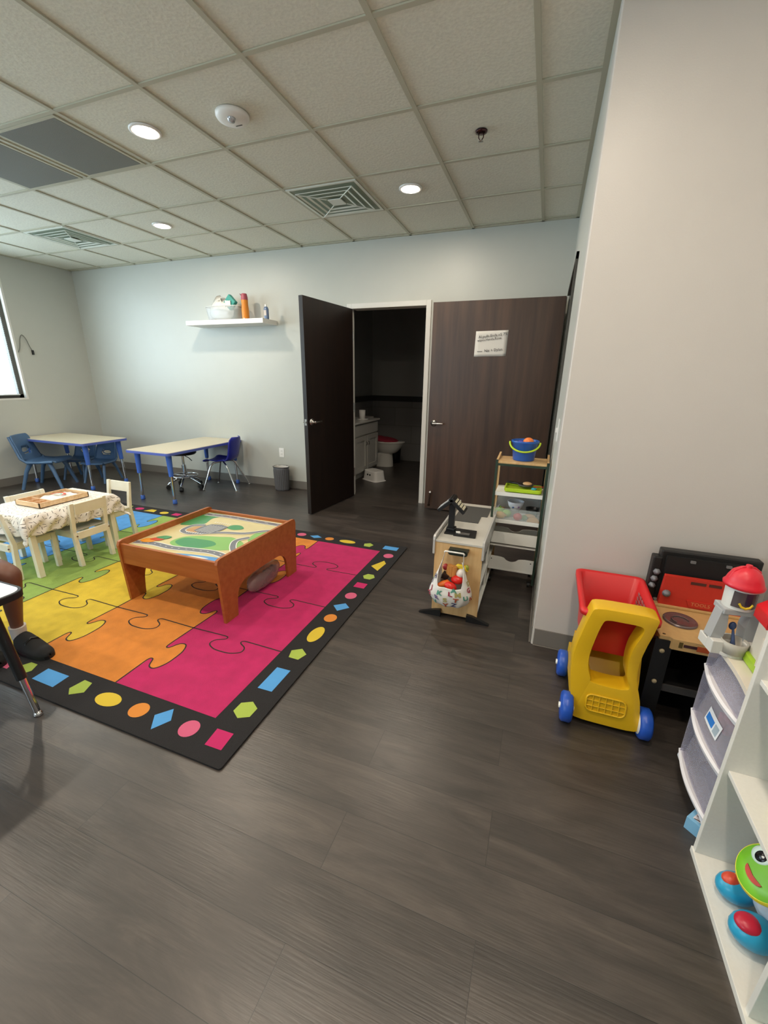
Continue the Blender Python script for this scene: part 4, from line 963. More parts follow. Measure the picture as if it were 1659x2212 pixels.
fk = obj('toy_spoon', MB().tube([(-.04, 0, 0), (.0, .004, .002), (.035, 0, .003)], [.003, .003, .006], 8), STEEL); fk.location = (MXc+.02, MYc+.0, .2965); tag(fk, 'silver toy spoon in the tilted bin of the market shelf', 'toy utensil')

# ================================================================== checkout counter
ck = empty('play_checkout_counter', (-.355, 2.60, 0), 0, 'narrow birch and white play checkout counter standing on the dark floor', 'play counter')
CX0, CX1, CY0, CY1 = -.145, .13, -.40, .40
CT = mat('pale_grey_laminate', '#c2beb5', .4, vary=.03); 
obj('end_panel', MB().box(CX0, CX1, CY0, CY0+.013, .015, .475), BIRCH, ck, bevel=.001)
obj('end_panel', MB().box(CX0, CX1, CY1-.013, CY1, .015, .475), BIRCH, ck, bevel=.001)
obj('front_panel', MB().box(CX0+.004, CX0+.014, CY0+.013, CY1-.013, .02, .475), WHITE, ck)
obj('counter_top', MB().box(CX0+.004, CX1-.004, CY0-.004, CY1+.002, .475, .487), CT, ck, bevel=.001)
for x in (CX0-.010, CX1-.004):
    pr_ = [(CY0-.012, .40), (CY0-.012, .488), (CY0-.006, .505), (CY0+.012, .512), (CY1-.01, .512), (CY1+.004, .505), (CY1+.004, .42), (CY0+.03, .42), (CY0+.018, .40)]
    obj('side_rail', MB().prism(pr_, x, x+.012, 'x'), mat('silver_edge', '#b4b2ae', .35), ck, bevel=.003)
obj('inner_shelf', MB().box(CX0+.014, CX1-.002, CY0+.013, CY1-.013, .20, .212), WHITE, ck)
obj('bottom_shelf', MB().box(CX0+.014, CX1-.002, CY0+.013, CY1-.013, .04, .052), WHITE, ck)
obj('support', MB().box(CX1-.016, CX1-.004, -.02, .02, .05, .475), WHITE, ck)
obj('conveyor_belt', MB().box(-.12, .045, -.03, .33, .487, .4905).box(.045, .085, .12, .33, .487, .4905), mat('belt_dark', '#4b4b49', .55, bump=.4, bscale=300), ck)
ft = MB()
for s_, x in ((-1, CX0+.03), (1, CX1-.03)):
    M_ = T(x, CY0-.009, 0)
    foot = [(0-s_*.03, .0), (s_*.10, .0), (s_*.105, .006), (s_*.03, .032), (s_*.005, .04), (-s_*.03, .045)]
    obj('foot', MB().prism(foot, -.014, .008, 'y', M=M_), BLACKP, ck, bevel=.002)
    M_ = T(x, CY1+.009, 0); obj('foot', MB().prism(foot, -.008, .014, 'y', M=M_), BLACKP, ck, bevel=.002)
hk = obj('hook_handle', MB().box(-.055, .055, CY0-.05, CY0-.002, .448, .456), mat('dark_green_plastic', '#16211a', .4), ck)
obj('hook_front', MB().prism(rrect(-.055, .055, .430, .462, .015), CY0-.060, CY0-.05, 'y'), mat('dark_green_plastic'), hk)
# register (attached scanner) — rests on the counter
rg = empty('toy_cash_register', (-.355, 2.35, .4875), 0, 'black toy register with a two-sided screen on a post, on the play checkout counter', 'toy register')
obj('base_plate', MB().prism([(-.118, -.045), (-.06, -.045), (-.06, -.058), (.065, -.058), (.07, -.05), (.062, .06), (-.10, .065), (-.118, .06)], 0, .008, 'z'), BLACKP, rg, bevel=.002)
obj('post', MB().box(-.110, -.074, .02, .052, .006, .175), BLACKP, rg, bevel=.003)
obj('post_foot', MB().box(-.118, -.064, .0, .062, .006, .022), BLACKP, rg, bevel=.004)
for s_, nm in ((-1, 'customer_screen'), (1, 'keypad')):
    M_ = T(-.092, .036, .212) @ RY(s_*radians(42)) @ T(s_*.053, 0, 0)
    p_ = obj(nm, MB().box(-.062, .062, -.05, .05, -.020, .0, M=M_), BLACKP, rg, bevel=.003)
    if s_ < 0: obj('screen_glass', MB().box(-.055, -.01, -.04, .04, 0, .0012, M=M_).box(.0, .05, -.04, .04, 0, .002, M=M_), mat('screen_grey', '#bfc0c2', .25), p_)
    else:
        k = MB()
        for a in range(5):
            for b_ in range(4): k.box(-.048+a*.020, -.034+a*.020, -.038+b_*.020, -.022+b_*.020, 0, .0025, M=M_)
        obj('keys', k, mat('key_cream', '#cfc9b0', .5), p_)
obj('card_slot', MB().box(-.035, .03, -.038, -.005, .008, .010), mat('slot_grey', '#66625f', .35), rg)
o = obj('toy_card', MB().box(-.012, .012, -.012, .012, 0, .004), mat('card_white', '#e6e4de', .5)); o.location = (-.393, 2.330, .4985); o.rotation_euler.z = .3; tag(o, 'small white toy card lying on the black register base', 'toy card')

# bag of play food on the hook
BGX, BGY = -.365, 2.125
bag = empty('grocery_bag', (BGX, BGY, 0), 0, 'white toy grocery bag printed with coloured letters hanging on the checkout counter', 'bag')
def bagp(a, z):      # a angle, z height -> body surface; open front scoop handled by rim height
    t = (z-.135)/.20
    wx = .068+.055*min(1, max(0, t*3))**.5-.072*max(0, t-.40)
    dy = .035+.030*min(1, max(0, t*3))**.5-.030*max(0, t-.4)
    return Vector((wx*cos(a)-.012, dy*sin(a)-.010+.004*sin(7*a+z*30), z))
def rimz(a):
    # side straps climb; front (a=-pi/2) low, back higher
    s_ = sin(a); c_ = abs(cos(a))
    low = .262 if s_ < 0 else .285
    return low+.16*max(0, c_-.62)**1.1*2.2
nb = 64
vs = []; K = 16
for i in range(nb):
    a = 2*pi*i/nb; rz_ = rimz(a)
    for j in range(K+1):
        z = .135+(rz_-.135)*j/K; p = bagp(a, z)
        if j == 0: p = Vector((p.x*.9, p.y*.9, .138))
        p += Vector((cos(a), sin(a), 0))*.004*noise.noise(Vector((p.x*30, p.y*30, p.z*30)))
        vs.append(p)
fs = [(i*(K+1)+j, ((i+1) % nb)*(K+1)+j, ((i+1) % nb)*(K+1)+j+1, i*(K+1)+j+1) for i in range(nb) for j in range(K)]
bm_ = MB().add(vs, fs, 0, True); bm_.add([vs[i*(K+1)] for i in range(nb)], [tuple(range(nb))])
obj('bag_body', bm_, mat('bag_white', '#dcd9d2', .55), bag, solid=.0025)
st_ = MB()
for s_ in (-1, 1):
    st_.grid(lambda u, v: (s_*(.060-.008*u)-.010*(1-u), (-.008-.022*u)+(v-.5)*(.020*(1-u)+.010), .385+.080*u), 12, 6)
st_.tube([(-.056, -.030, .462), (-.05, -.030, .468), (.048, -.030, .468), (.056, -.030, .460)], .004, 6)
obj('bag_strap', st_, mat('bag_white'), bag, solid=.002)
lm = [mat('letter_crimson', '#9c3347', .6), mat('letter_purple', '#7a6a96', .6), mat('letter_olive', '#a39a5c', .6), mat('letter_navy', '#3a3560', .6), mat('letter_rust', '#a04a30', .6), mat('letter_teal', '#4f8f7c', .6)]
lt_ = MB()
for ch, a0, z0, mi, tilt in (('L', -1.48, .232, 0, 0), ('K', -2.0, .228, 5, 0), ('M', -1.1, .232, 2, 0), ('Q', -2.75, .205, 0, .2), ('R', -2.15, .196, 1, 0), ('S', -1.7, .190, 2, 0), ('T', -1.2, .198, 4, 0), ('U', -.7, .21, 5, .1), ('Z', -1.25, .163, 3, 0), ('Y', -1.68, .155, 4, 0), ('J', -2.6, .24, 0, .3), ('I', -2.85, .275, 3, .2), ('G', -.35, .255, 0, 0), ('N', -.25, .205, 4, 0), ('H', -2.7, .31, 3, .3), ('E', -3.0, .30, 5, .2), ('D', -.2, .29, 2, .2), ('V', -2.4, .158, 5, 0), ('A', -1.3, .256, 5, 0), ('P', -3.1, .235, 1, 0)):
    def fn(v, a0=a0, z0=z0, tilt=tilt):
        x = v.x*cos(tilt)-v.y*sin(tilt); y = v.x*sin(tilt)+v.y*cos(tilt)
        aa = a0+x/.085; p = bagp(aa, z0+y); return p+Vector((cos(aa)*.6, sin(aa), 0)).normalized()*.0055
    lt_.text(ch, .036, None, mi, fn, bold=.0014)
obj('printed_letters', lt_, lm, bag)
def bf(name, mb, off, mt, label, rot=(0, 0, 0)):
    o = obj(name, mb, mt); o.location = (BGX+off[0], BGY+off[1], off[2]); o.rotation_euler = rot; tag(o, label, 'toy food', 'play food in the letter bag'); return o
bf('toy_tomato', MB().ball((0, 0, 0), (.038, .024, .024)), (-.01, -.035, .262), mat('toy_red3', '#d0281f', .3), 'glossy red toy tomato at the front of the letter bag', (0, .3, 0))
bf('toy_carrot', MB().lathe([(0, -.04), (.012, -.03), (.018, .0), (.016, .03), (0, .04)], n=16), (-.05, -.030, .268), mat('toy_orange2', '#dd6a22', .4), 'orange toy carrot at the front left of the letter bag', (0, 1.2, .3))
bf('toy_apple', MB().ball((0, 0, 0), (.036, .026, .026)), (.02, .005, .288), mat('toy_red4', '#d5261f', .3), 'bright red toy apple in the middle of the letter bag')
bf('toy_egg', MB().ball((0, 0, 0), (.024, .024, .030)), (.035, .02, .325), mat('egg_white', '#e9dfd5', .35), 'white toy egg at the right of the letter bag', (0, .5, 0))
bf('toy_hotdog', MB().tube([(-.012, 0, -.03), (-.012, 0, .03)], [.017, .017], 12).tube([(.012, 0, -.03), (.012, 0, .03)], [.017, .017], 12).tube([(0, -.01, -.034), (0, -.01, .034)], .009, 10), (-.018, .018, .335), mat('bun_tan', '#c98a48', .5), 'tan toy hot dog bun standing in the letter bag', (0, .1, 0))
bf('toy_banana', MB().tube([(-.04, 0, -.008), (-.015, 0, .010), (.02, 0, .006), (.04, 0, -.015)], [.006, .014, .014, .005], 10), (.03, .035, .35), mat('toy_yellow2', '#e3c327', .4), 'yellow toy banana at the back of the letter bag')
bf('toy_radish', MB().ball((0, 0, 0), (.017, .017, .02)), (-.055, .03, .345), mat('toy_darkred', '#a3282c', .35), 'dark red toy radish at the back left of the letter bag')
bf('toy_cube', MB().box(-.018, .018, -.015, .015, -.018, .018), (-.05, .010, .30), mat('toy_blackbrown', '#241a18', .5), 'dark brown toy block beside the hot dog bun in the letter bag', (.3, .4, .2))
bf('toy_pea', MB().ball((0, 0, 0), (.014, .012, .02)), (.062, .04, .352), mat('toy_green3', '#9aa53a', .4), 'green toy pea pod behind the banana in the letter bag')

# ================================================================== shopping cart toy
sc = empty('toy_shopping_cart', (0, 0, 0), 0, 'yellow toy shopping cart with red basket and blue wheels by the partition wall', 'toy cart')
YELM = mat('cart_yellow', '#d9ac18', .35); REDM = mat('cart_red', '#c81f22', .38); BLW = mat('wheel_blue', '#1f4fb0', .35); WHW = mat('wheel_white', '#e3e0d8', .4)
# yellow body: front frame (ring) facing -y plus depth
cxm = .385
def rr_pts(pts, n=4): return cr_spline(pts, n, True)
outer = [(-.115, .03), (.0, .025), (.110, .03), (.122, .06), (.112, .16), (.088, .25), (.090, .36), (.114, .49), (.106, .525), (.0, .530), (-.095, .526), (-.115, .50), (-.135, .41), (-.152, .30), (-.148, .18), (-.125, .06)]
inner = [(-.065, .20), (.0, .195), (.055, .20), (.062, .22), (.050, .25), (.045, .31), (.050, .38), (.070, .455), (.058, .480), (.0, .483), (-.052, .481), (-.066, .460), (-.078, .40), (-.088, .32), (-.086, .26), (-.072, .215)]
O = rr_pts(outer, 3); I = rr_pts(inner, 3); n = len(O)
def Yf(z): return 1.585+(z-.03)*.16 if z < .3 else 1.628+(z-.3)*(-.02)
vs = []; 
dep = .085
def addring(P, dy, ins=0): return [(cxm+x*(1-ins), Yf(z)+dy, z*(1-ins*.3)+ins*.08) for x, z in P]
layers = [addring(O, .018), addring(O, .004, .012), addring(I, .0, -.05), addring(I, .012), addring(I, dep), addring(O, dep)]
for l_ in layers: vs += l_
fs = []
for k in range(len(layers)):
    k2 = (k+1) % len(layers)
    for i in range(n):
        j = (i+1) % n; fs.append((k*n+i, k*n+j, k2*n+j, k2*n+i))
yb_m = MB().add(vs, fs, 0, True)
# lower trough reaching back to the wheels
yb_m.box(cxm-.118, cxm+.108, 1.60, 1.93, .035, .085)
yb_m.prism([(1.63, .08), (1.94, .08), (1.94, .16), (1.86, .18), (1.82, .30), (1.70, .30), (1.66, .2)], cxm-.135, cxm-.115, 'x').prism([(1.63, .08), (1.94, .08), (1.94, .16), (1.86, .18), (1.82, .30), (1.70, .30), (1.66, .2)], cxm+.090, cxm+.108, 'x')
yb_m.box(cxm-.12, cxm+.10, 1.90, 1.94, .035, .20)
yb_m.add([(cxm-.118, 1.70, .085), (cxm+.10, 1.70, .085), (cxm+.10, 1.86, .25), (cxm-.118, 1.86, .25), (cxm-.118, 1.71, .075), (cxm+.10, 1.71, .075), (cxm+.10, 1.87, .24), (cxm-.118, 1.87, .24)], [(0, 1, 2, 3), (7, 6, 5, 4), (0, 4, 5, 1), (1, 5, 6, 2), (2, 6, 7, 3), (3, 7, 4, 0)])
obj('yellow_body', yb_m, YELM, sc, bevel=.006, seg=3)
gr = MB(); 
gp = lambda x, z, d=0: (cxm+x, Yf(z)-.003-d, z)
gr.tube([(cxm+x, Yf(z)-.001, z) for x, z in rrect(-.078, .066, .078, .148, .02, 4)], .004, 6, closed=True)
for q in range(5): x = -.054+q*.024; gr.tube([(cxm+x, Yf(.08)-.001, .08), (cxm+x, Yf(.147)-.001, .147)], .0025, 6)
for q in range(2): z = .10+q*.024; gr.tube([(cxm-.076, Yf(z)-.001, z), (cxm+.064, Yf(z)-.001, z)], .0025, 6)
obj('grille', gr, YELM, sc)
ax = [('wheel', .238, 1.60), ('wheel', .527, 1.615), ('wheel', .232, 1.90), ('wheel', .488, 1.90)]
for nm, x, y in ax:
    w_ = MB(); R_ = .062; M_ = T(x, y, R_) @ RY(pi/2)
    w_.lathe([(.03, -.022), (R_-.008, -.022), (R_, -.015), (R_, .015), (R_-.008, .022), (.03, .022)], n=32, M=M_)
    wo = obj(nm, w_, BLW, sc)
    sgn = 1 if x < cxm else -1
    obj('hub', MB().lathe([(0, -.0235), (.044, -.0235), (.046, -.02), (.046, .02), (.044, .0235), (0, .0235)], n=24, M=M_), WHW if sgn < 0 else BLW, wo)
    obj('hub_cap', MB().lathe([(0, -.03), (.012, -.03), (.012, .03), (0, .03)], n=12, M=M_), WHW, wo)
obj('axle', MB().cyl((.25, 1.612, .062), (.515, 1.612, .062), .005), WHW, sc); obj('axle', MB().cyl((.25, 1.90, .062), (.48, 1.90, .062), .005), WHW, sc)
# red basket
top_o = rrect(.238, .530, 1.672, 2.062, .03); bot_o = rrect(.275, .490, 1.745, 2.00, .025)
top_i = rrect(.262, .507, 1.698, 2.040, .022); bot_i = rrect(.284, .481, 1.752, 1.992, .02)
n = len(top_o); zt = .495; zb_ = .265
def zt_at(y): return .487+.018*(y-1.70)/.36
L_ = [[(x, y, zb_) for x, y in bot_o], [(x, y, .33) for x, y in [(b_[0]*.72+t_[0]*.28, b_[1]*.72+t_[1]*.28) for b_, t_ in zip(bot_o, top_i)]],
      [(x, y, zt_at(y)-.03) for x, y in [(b_[0]*.12+t_[0]*.88, b_[1]*.12+t_[1]*.88) for b_, t_ in zip(bot_o, top_i)]],
      [(x, y, zt_at(y)-.024) for x, y in top_o], [(x, y, zt_at(y)-.004) for x, y in top_o], [(x*.94+.379*.06, y*.95+1.88*.05, zt_at(y)) for x, y in top_o],
      [(x, y, zt_at(y)-.006) for x, y in top_i], [(x, y, zb_+.012) for x, y in bot_i]]
vs = [p for l_ in L_ for p in l_]; fs = []
for k in range(len(L_)-1):
    for i in range(n): j = (i+1) % n; fs.append((k*n+i, k*n+j, (k+1)*n+j, (k+1)*n+i))
rb = MB().add(vs, fs, 0, True); rb.add(L_[0], [tuple(reversed(range(n)))]); rb.add(L_[-1], [tuple(range(n))])
rbo = obj('red_basket', rb, REDM, sc)
gl = MB()
for a in range(5):
    for b_ in range(4):
        y = 1.80+a*.036; z = .395+b_*.020; x = .4845+(z-.28)*.098
        gl.box(x-.004, x-.0015, y, y+.024, z, z+.012, M=Matrix.Identity(4))
obj('basket_slots', gl, mat('slot_grey_red', '#9b6b6b', .5), rbo)
obj('handle_strip', MB().tube([(cxm-.10, 1.682, .500), (cxm+.10, 1.682, .500)], .009, 10), WHW, sc)

# ================================================================== toy workbench
wbn = empty('toy_workbench', (0, 0, 0), 0, 'black and tan plastic toy workbench with red tool door against the partition wall', 'toy workbench')
TANP = mat('bench_tan', '#c19d68', .45, vary=.04, vscale=60); BKP = mat('bench_black', '#161616', .45); RDP = mat('bench_red', '#bf2f22', .45, vary=.03, vscale=80)
BX0, BX1 = .535, .93
obj('bench_top', MB().prism([(BX0-.005, 1.80), (BX0+.0, 1.705), (BX0+.035, 1.705), (BX0+.045, 1.693), (BX1, 1.693), (BX1, 1.99), (BX0-.005, 1.99)], .375, .42, 'z'), TANP, wbn, bevel=.004)
obj('bench_ledge', MB().box(BX0+.02, BX1, 1.955, 1.99, .42, .432), TANP, wbn, bevel=.003)
obj('back_frame', MB().box(.565, BX1+.0, 2.02, 2.07, .35, .665).box(.538, .575, 2.015, 2.065, .35, .632), BKP, wbn, bevel=.006)
obj('back_inner', MB().box(.585, BX1-.02, 2.005, 2.022, .40, .645), mat('bench_black2', '#0e0e0e', .6), wbn)
obj('grey_panel', MB().box(.57, BX1-.02, 1.985, 2.02, .38, .432), mat('bench_grey', '#7d7771', .6), wbn)
hk_ = MB()
for x in (.672, .80): hk_.box(x, x+.018, 1.995, 2.006, .628, .638)
obj('peg', hk_, mat('peg_grey', '#6d6d6d', .5), wbn)
dr = obj('tool_door', MB().prism([(.578, .432), (.90, .432), (.90, .568), (.585, .568)], 1.965, 1.99, 'y'), RDP, wbn, bevel=.004)
obj('slots', MB().box(.68, .735, 1.963, 1.966, .545, .557).box(.745, .79, 1.963, 1.966, .545, .557), mat('slot_brown', '#4e241c', .6), dr)
sg = MB(); sg.prism([(.678, .470), (.785, .470), (.772, .440), (.692, .440)], 1.960, 1.966, 'y')
so = obj('sign_plate', sg, RDP, dr)
obj('sign_lettering', MB().text('TOOLS', .022, T(.732, 1.9592, .455) @ RX(pi/2)).ribbon([(0, 0), (.0001, 0)], .0001, 0), mat('sign_tan', '#d08a5a', .5), so)
obj('door_knob', MB().lathe([(0, 0), (.015, 0), (.016, .006), (.010, .011), (.012, .017), (0, .019)], n=20, M=T(.60, 1.965, .488) @ RX(pi/2)), mat('grey_bolt', '#6f6f73', .4), dr)
for x, z in ((.560, .562), (.556, .528), (.553, .494)):
    obj('nut', MB().lathe([(0, 0), (.015, 0), (.015, .008), (.008, .010), (.008, .018), (0, .019)], n=6, M=T(x, 2.015, z) @ RX(pi/2)), mat('grey_bolt'), wbn)
for (x, y) in ((BX0-.012, 1.70), (BX1-.06, 1.70)):
    lg = obj('leg', MB().prism([(x, .03), (x+.06, .03), (x+.06, .38), (x+.055, .405), (x, .405)], y, y+.02, 'y').box(x, x+.02, y+.02, 2.02, .03, .375), BKP, wbn, bevel=.003)
    obj('bolt_cap', MB().lathe([(0, 0), (.010, 0), (.008, .004), (0, .005)], n=16, M=T(x+.03, y, .355) @ RX(pi/2)).lathe([(0, 0), (.010, 0), (.008, .004), (0, .005)], n=16, M=T(x+.03, y, .21) @ RX(pi/2)), mat('bolt_tan', '#a99878', .4), lg)
    obj('leg_foot', MB().box(x-.01, x+.06, y-.02, 2.03, 0, .03), BKP, lg, bevel=.004)
obj('lower_shelf', MB().box(BX0+.02, BX1-.02, 1.72, 2.0, .17, .19), BKP, wbn); obj('shelf_lip', MB().box(BX0+.045, BX1-.06, 1.712, 1.72, .165, .195), mat('bench_darkgrey', '#3f3d3c', .5), wbn)
obj('back_lower', MB().box(BX0, BX1, 2.0, 2.02, .03, .375), BKP, wbn)
dec = MB(); dec.box(.60, .613, 1.6915, 1.6932, .388, .412).box(.616, .66, 1.6915, 1.6932, .393, .405, 1).box(.66, .70, 1.6915, 1.6932, .386, .408, 2)
obj('pliers_decal', dec, [mat('decal_olive', '#5a4a22', .5), mat('decal_brown', '#3f2328', .5), mat('decal_orange', '#b5502a', .5)], wbn)
obj('screw_holes', MB().lathe([(0, .4202), (.006, .4204), (0, .4206)], c=(.553, 1.722, 0), n=10).lathe([(0, .4202), (.004, .4204), (0, .4206)], c=(.558, 1.80, 0), n=10), mat('hole_brown', '#6b5232', .6), wbn)
bo = obj('burner_disc', MB().lathe([(0, .004), (.05, .006), (.058, .010), (.062, .006), (.062, 0)], n=36).tube([(.03*cos(a), .03*sin(a), .008) for a in [2*pi*k/20 for k in range(14)]], .0025, 6), mat('smoked_chrome', '#7c6f6e', .2, metal=.6)); bo.location = (.637, 1.85, .4205)
tag(bo, 'shiny round smoked plastic disc lying on the tan toy workbench top', 'toy disc')

# ================================================================== drawer cart
DC = empty('drawer_cart', (0, 0, 0), 0, 'translucent plastic drawer cart with white lips between workbench and white cubby', 'drawer cart')
dy0, dy1 = 1.205, 1.50; dxf, dxb = .617, .95
fm = mat('cart_white_frame', '#e2e1e6', .35)
def bow(y, d): t = (y-(dy0+dy1)/2)/((dy1-dy0)/2); return dxf-d*(1-t*t)
frame = MB(); frame.box(dxb-.015, dxb, dy0, dy1, .06, .545)
for y in (dy0, dy1-.008): frame.box(dxf+.03, dxb, y, y+.008, .06, .545)
obj('frame', frame, frosted('frame_clear', '#c4c3d0', .5), DC)
def plate(z0, z1, d, ov_=0):
    P = [(bow(dy0+(dy1-dy0)*k/14, d)-ov_, dy0+(dy1-dy0)*k/14) for k in range(15)]
    return MB().prism(P+[(dxb, dy1), (dxb, dy0)], z0, z1, 'z')
obj('top_board', plate(.540, .556, -.012), mat('cart_cream', '#dcd4c6', .45), DC, bevel=.003)
obj('base_board', plate(.054, .066, .0), fm, DC)
for x, y in ((dxf+.05, dy1-.03), (dxb-.04, dy0+.03), (dxb-.04, dy1-.03), (dxf+.16, dy0+.03)): obj('foot', MB().cyl((x, y, 0), (x, y, .056), .012), BLACKR, DC)
lv = [(.075, .262), (.267, .450), (.456, .537)]
lv = [(.035, .250), (.262, .440), (.452, .534)]
labelm = [mat('sticker_white', '#e4e8ee', .4), mat('sticker_blue', '#1f78cf', .4), mat('sticker_grey', '#9fb0bd', .5)]
zz = [(.088, .258), (.272, .447), (.461, .538)]
for k, (z0, z1) in enumerate(zz):
    P0 = [(bow(dy0+.004+(dy1-dy0-.008)*i/14, .030), dy0+.004+(dy1-dy0-.008)*i/14) for i in range(15)]
    m_ = MB()
    m_.grid(lambda u, v: (bow(dy0+.004+(dy1-dy0-.008)*u, .016)+.008+.035*v, dy0+.004+(dy1-dy0-.008)*u, z0-.02+(z1-z0+.02)*v), 16, 3)
    m_.box(dxf, dxb-.02, dy0+.01, dy0+.013, z0, z1-.01).box(dxf, dxb-.02, dy1-.013, dy1-.01, z0, z1-.01).box(dxf, dxb-.02, dy0+.01, dy1-.01, z0, z0+.003)
    dd = obj('drawer', m_, CLEARP, DC, solid=.002)
    lip = MB(); ny_ = 20; zl = z0-.005
    vs = []
    for i in range(ny_+1):
        y = dy0+(dy1-dy0)*i/ny_; xo = bow(y, .020)-.002; xi = bow(y, .016)+.016
        vs += [(xi, y, zl-.014), (xo+.004, y, zl-.010), (xo, y, zl+.004), (xo+.008, y, zl+.008), (xi+.012, y, zl+.004)]
    fs = [(i*5+a, i*5+(a+1) % 5, (i+1)*5+(a+1) % 5, (i+1)*5+a) for i in range(ny_) for a in range(5)]+[(0, 1, 2, 3, 4), tuple(ny_*5+a for a in (4, 3, 2, 1, 0))]
    lip.add(vs, fs, 0, False); obj('drawer_lip', lip, fm, dd)
    if k == 1:
        L2 = MB()
        def lab(y0_, y1_, za, zb2, mi, off): L2.grid(lambda u, v: (bow(y0_+(y1_-y0_)*u, .016)+.008+.035*(za+(zb2-za)*v-.252)/.195-.003-off, y0_+(y1_-y0_)*u, za+(zb2-za)*v), 6, 1, mi)
        lab(1.305, 1.405, .315, .365, 0, 0); lab(1.345, 1.398, .325, .350, 1, .0006); lab(1.312, 1.338, .322, .352, 2, .0006)
        obj('price_sticker', L2, labelm, dd)
for (x, y, z, r3, col, lab_) in ((.73, 1.40, .315, (.07, .05, .035), '#a8324a', 'dark pink toy seen through the middle drawer of the plastic cart'), (.75, 1.36, .495, (.08, .045, .03), '#b5263a', 'red toy seen through the top drawer of the plastic cart'), (.72, 1.28, .495, (.05, .035, .028), '#3a3d48', 'dark toy beside the red one in the top drawer of the plastic cart'), (.72, 1.27, .305, (.05, .035, .028), '#5f8f86', 'teal toy in the middle drawer of the plastic cart'), (.74, 1.36, .12, (.09, .08, .03), '#4a4659', 'dark folded item in the bottom drawer of the plastic cart')):
    o = obj('drawer_toy', MB().ball((0, 0, 0), r3).box(-r3[0]*.9, r3[0]*.4, -r3[1]*.5, r3[1]*.7, -r3[2]*.8, r3[2]*.5), mat('toy_'+col[1:], col, .5), bevel=.004); o.location = (x, y, z); tag(o, lab_, 'toy')

# ---- toys on the cart: grey station with red dome
ZT = .5565
def station():
    r = empty('toy_station', (.640, 1.452, ZT), 0, 'grey toy tower with a red dome roof and round basin on the drawer cart', 'toy tower')
    G1 = mat('toy_grey_plastic', '#a3a6a8', .4); G2 = mat('toy_light_grey', '#cfcec9', .4)
    # front faces -x -y : rotate whole by R
    r.rotation_euler.z = radians(8); r.scale = (.80, .80, .98)
    obj('base', MB().box(-.078, -.035, -.045, -.003, 0, .045).box(.035, .078, -.045, -.003, 0, .045).box(-.078, .078, -.003, .055, 0, .035).prism([(.05*cos(a), -.03+.035*sin(a)) for a in [pi+pi*k/12 for k in range(13)]]+[(.05, .0), (-.05, .0)], 0, .010, 'z'), G2, r, bevel=.003)
    for s_ in (-1, 1): obj('pillar', MB().prism([(s_*.078, .04), (s_*.036, .04), (s_*.030, .09), (s_*.040, .145), (s_*.062, .145)], -.02, .03, 'y'), G1, r, bevel=.003)
    obj('deck', MB().box(-.060, .060, -.028, .05, .135, .155), G1, r, bevel=.003)
    obj('cabin', MB().lathe([(.050, .155), (.052, .225), (.049, .228), (0, .228)], c=(0, .012, 0), n=32), G2, r)
    obj('cabin_window', MB().grid(lambda u, v: (.0535*cos(-2.5+1.9*u), .012+.0535*sin(-2.5+1.9*u), .166+.052*v), 14, 1), mat('smoky_window', '#4f4648', .25), r)
    obj('window_bars', MB().grid(lambda u, v: (.0542*cos(-1.75+.38*u), .012+.0542*sin(-1.75+.38*u), .178+.040*v), 4, 1), mat('navy_bars', '#22273d', .4), r)
    obj('yellow_emblem', MB().tube([(.0548*cos(a), .012+.0548*sin(a), z) for a, z in ((-2.05, .182), (-1.9, .172), (-1.65, .168), (-1.4, .172), (-1.25, .182))], .004, 6), mat('emblem_yellow', '#d9bd2c', .4), r)
    obj('dome_roof', MB().lathe([(.056, .224), (.064, .226), (.066, .234), (.060, .240), (.056, .252), (.045, .272), (.026, .285), (.012, .289), (0, .289)], c=(0, .012, 0), n=36).cyl((0, .012, .286), (0, .012, .297), .012, .010).tube([(-.054, .012, .25), (-.042, .012, .275), (-.02, .012, .288), (0, .012, .292), (.02, .012, .288), (.042, .012, .275), (.054, .012, .25)], .004, 6), mat('dome_red', '#cf2334', .4), r)
    obj('basin', MB().lathe([(0, .012), (.040, .012), (.044, .052), (.0405, .052), (.037, .02), (0, .019)], c=(0, -.035, 0), n=32), mat('basin_beige', '#aba69b', .4), r)
    obj('paddle', MB().tube([(0, -.030, .02), (.0, -.022, .05), (.0, -.005, .078)], [.012, .006, .004], 8).ball((-.003, -.002, .088), (.013, .010, .014)), mat('paddle_navy', '#34456b', .4), r)
    return r
station()
def tower2():
    r = empty('toy_castle', (.722, 1.352, ZT), 0, 'cream toy castle with steep red roof and lime base on the drawer cart', 'toy castle')
    obj('lime_base', MB().box(-.055, .05, -.035, .06, 0, .032), mat('lime_base', '#9dbf2e', .4), r, bevel=.005)
    obj('wall_block', MB().box(-.045, .05, -.005, .055, .03, .15), mat('castle_cream', '#d2cabb', .4), r, bevel=.003)
    obj('window_panel', MB().prism([(-.035, .07), (.02, .055), (.045, .085), (.045, .125), (-.02, .115)], -.012, -.004, 'y'), mat('castle_maroon', '#8e1830', .4), r)
    obj('pillar', MB().cyl((-.05, -.02, .03), (-.05, -.02, .12), .008), mat('castle_cream'), r)
    obj('roof', MB().prism([(-.060, .150), (.06, .150), (.06, .180), (.035, .25), (.0, .29), (-.03, .215), (-.060, .190)], -.02, .06, 'y'), mat('castle_red', '#cf2026', .4), r, bevel=.004)
    obj('flag', MB().box(-.012, .03, -.003, .003, .305, .335).cyl((.0, 0, .28), (0, 0, .335), .003), mat('flag_pink', '#d94a66', .4), r)
tower2()
o = empty('game_box', (.585, 1.250, 0), radians(49), 'flat blue game box lying on the floor in front of the drawer cart', 'game box')
ang_ = .80
obj('box_shell', MB().box(0, .21, -.062, 0, .0, .048), mat('box_blue', '#7fb4d6', .5), o, bevel=.001)
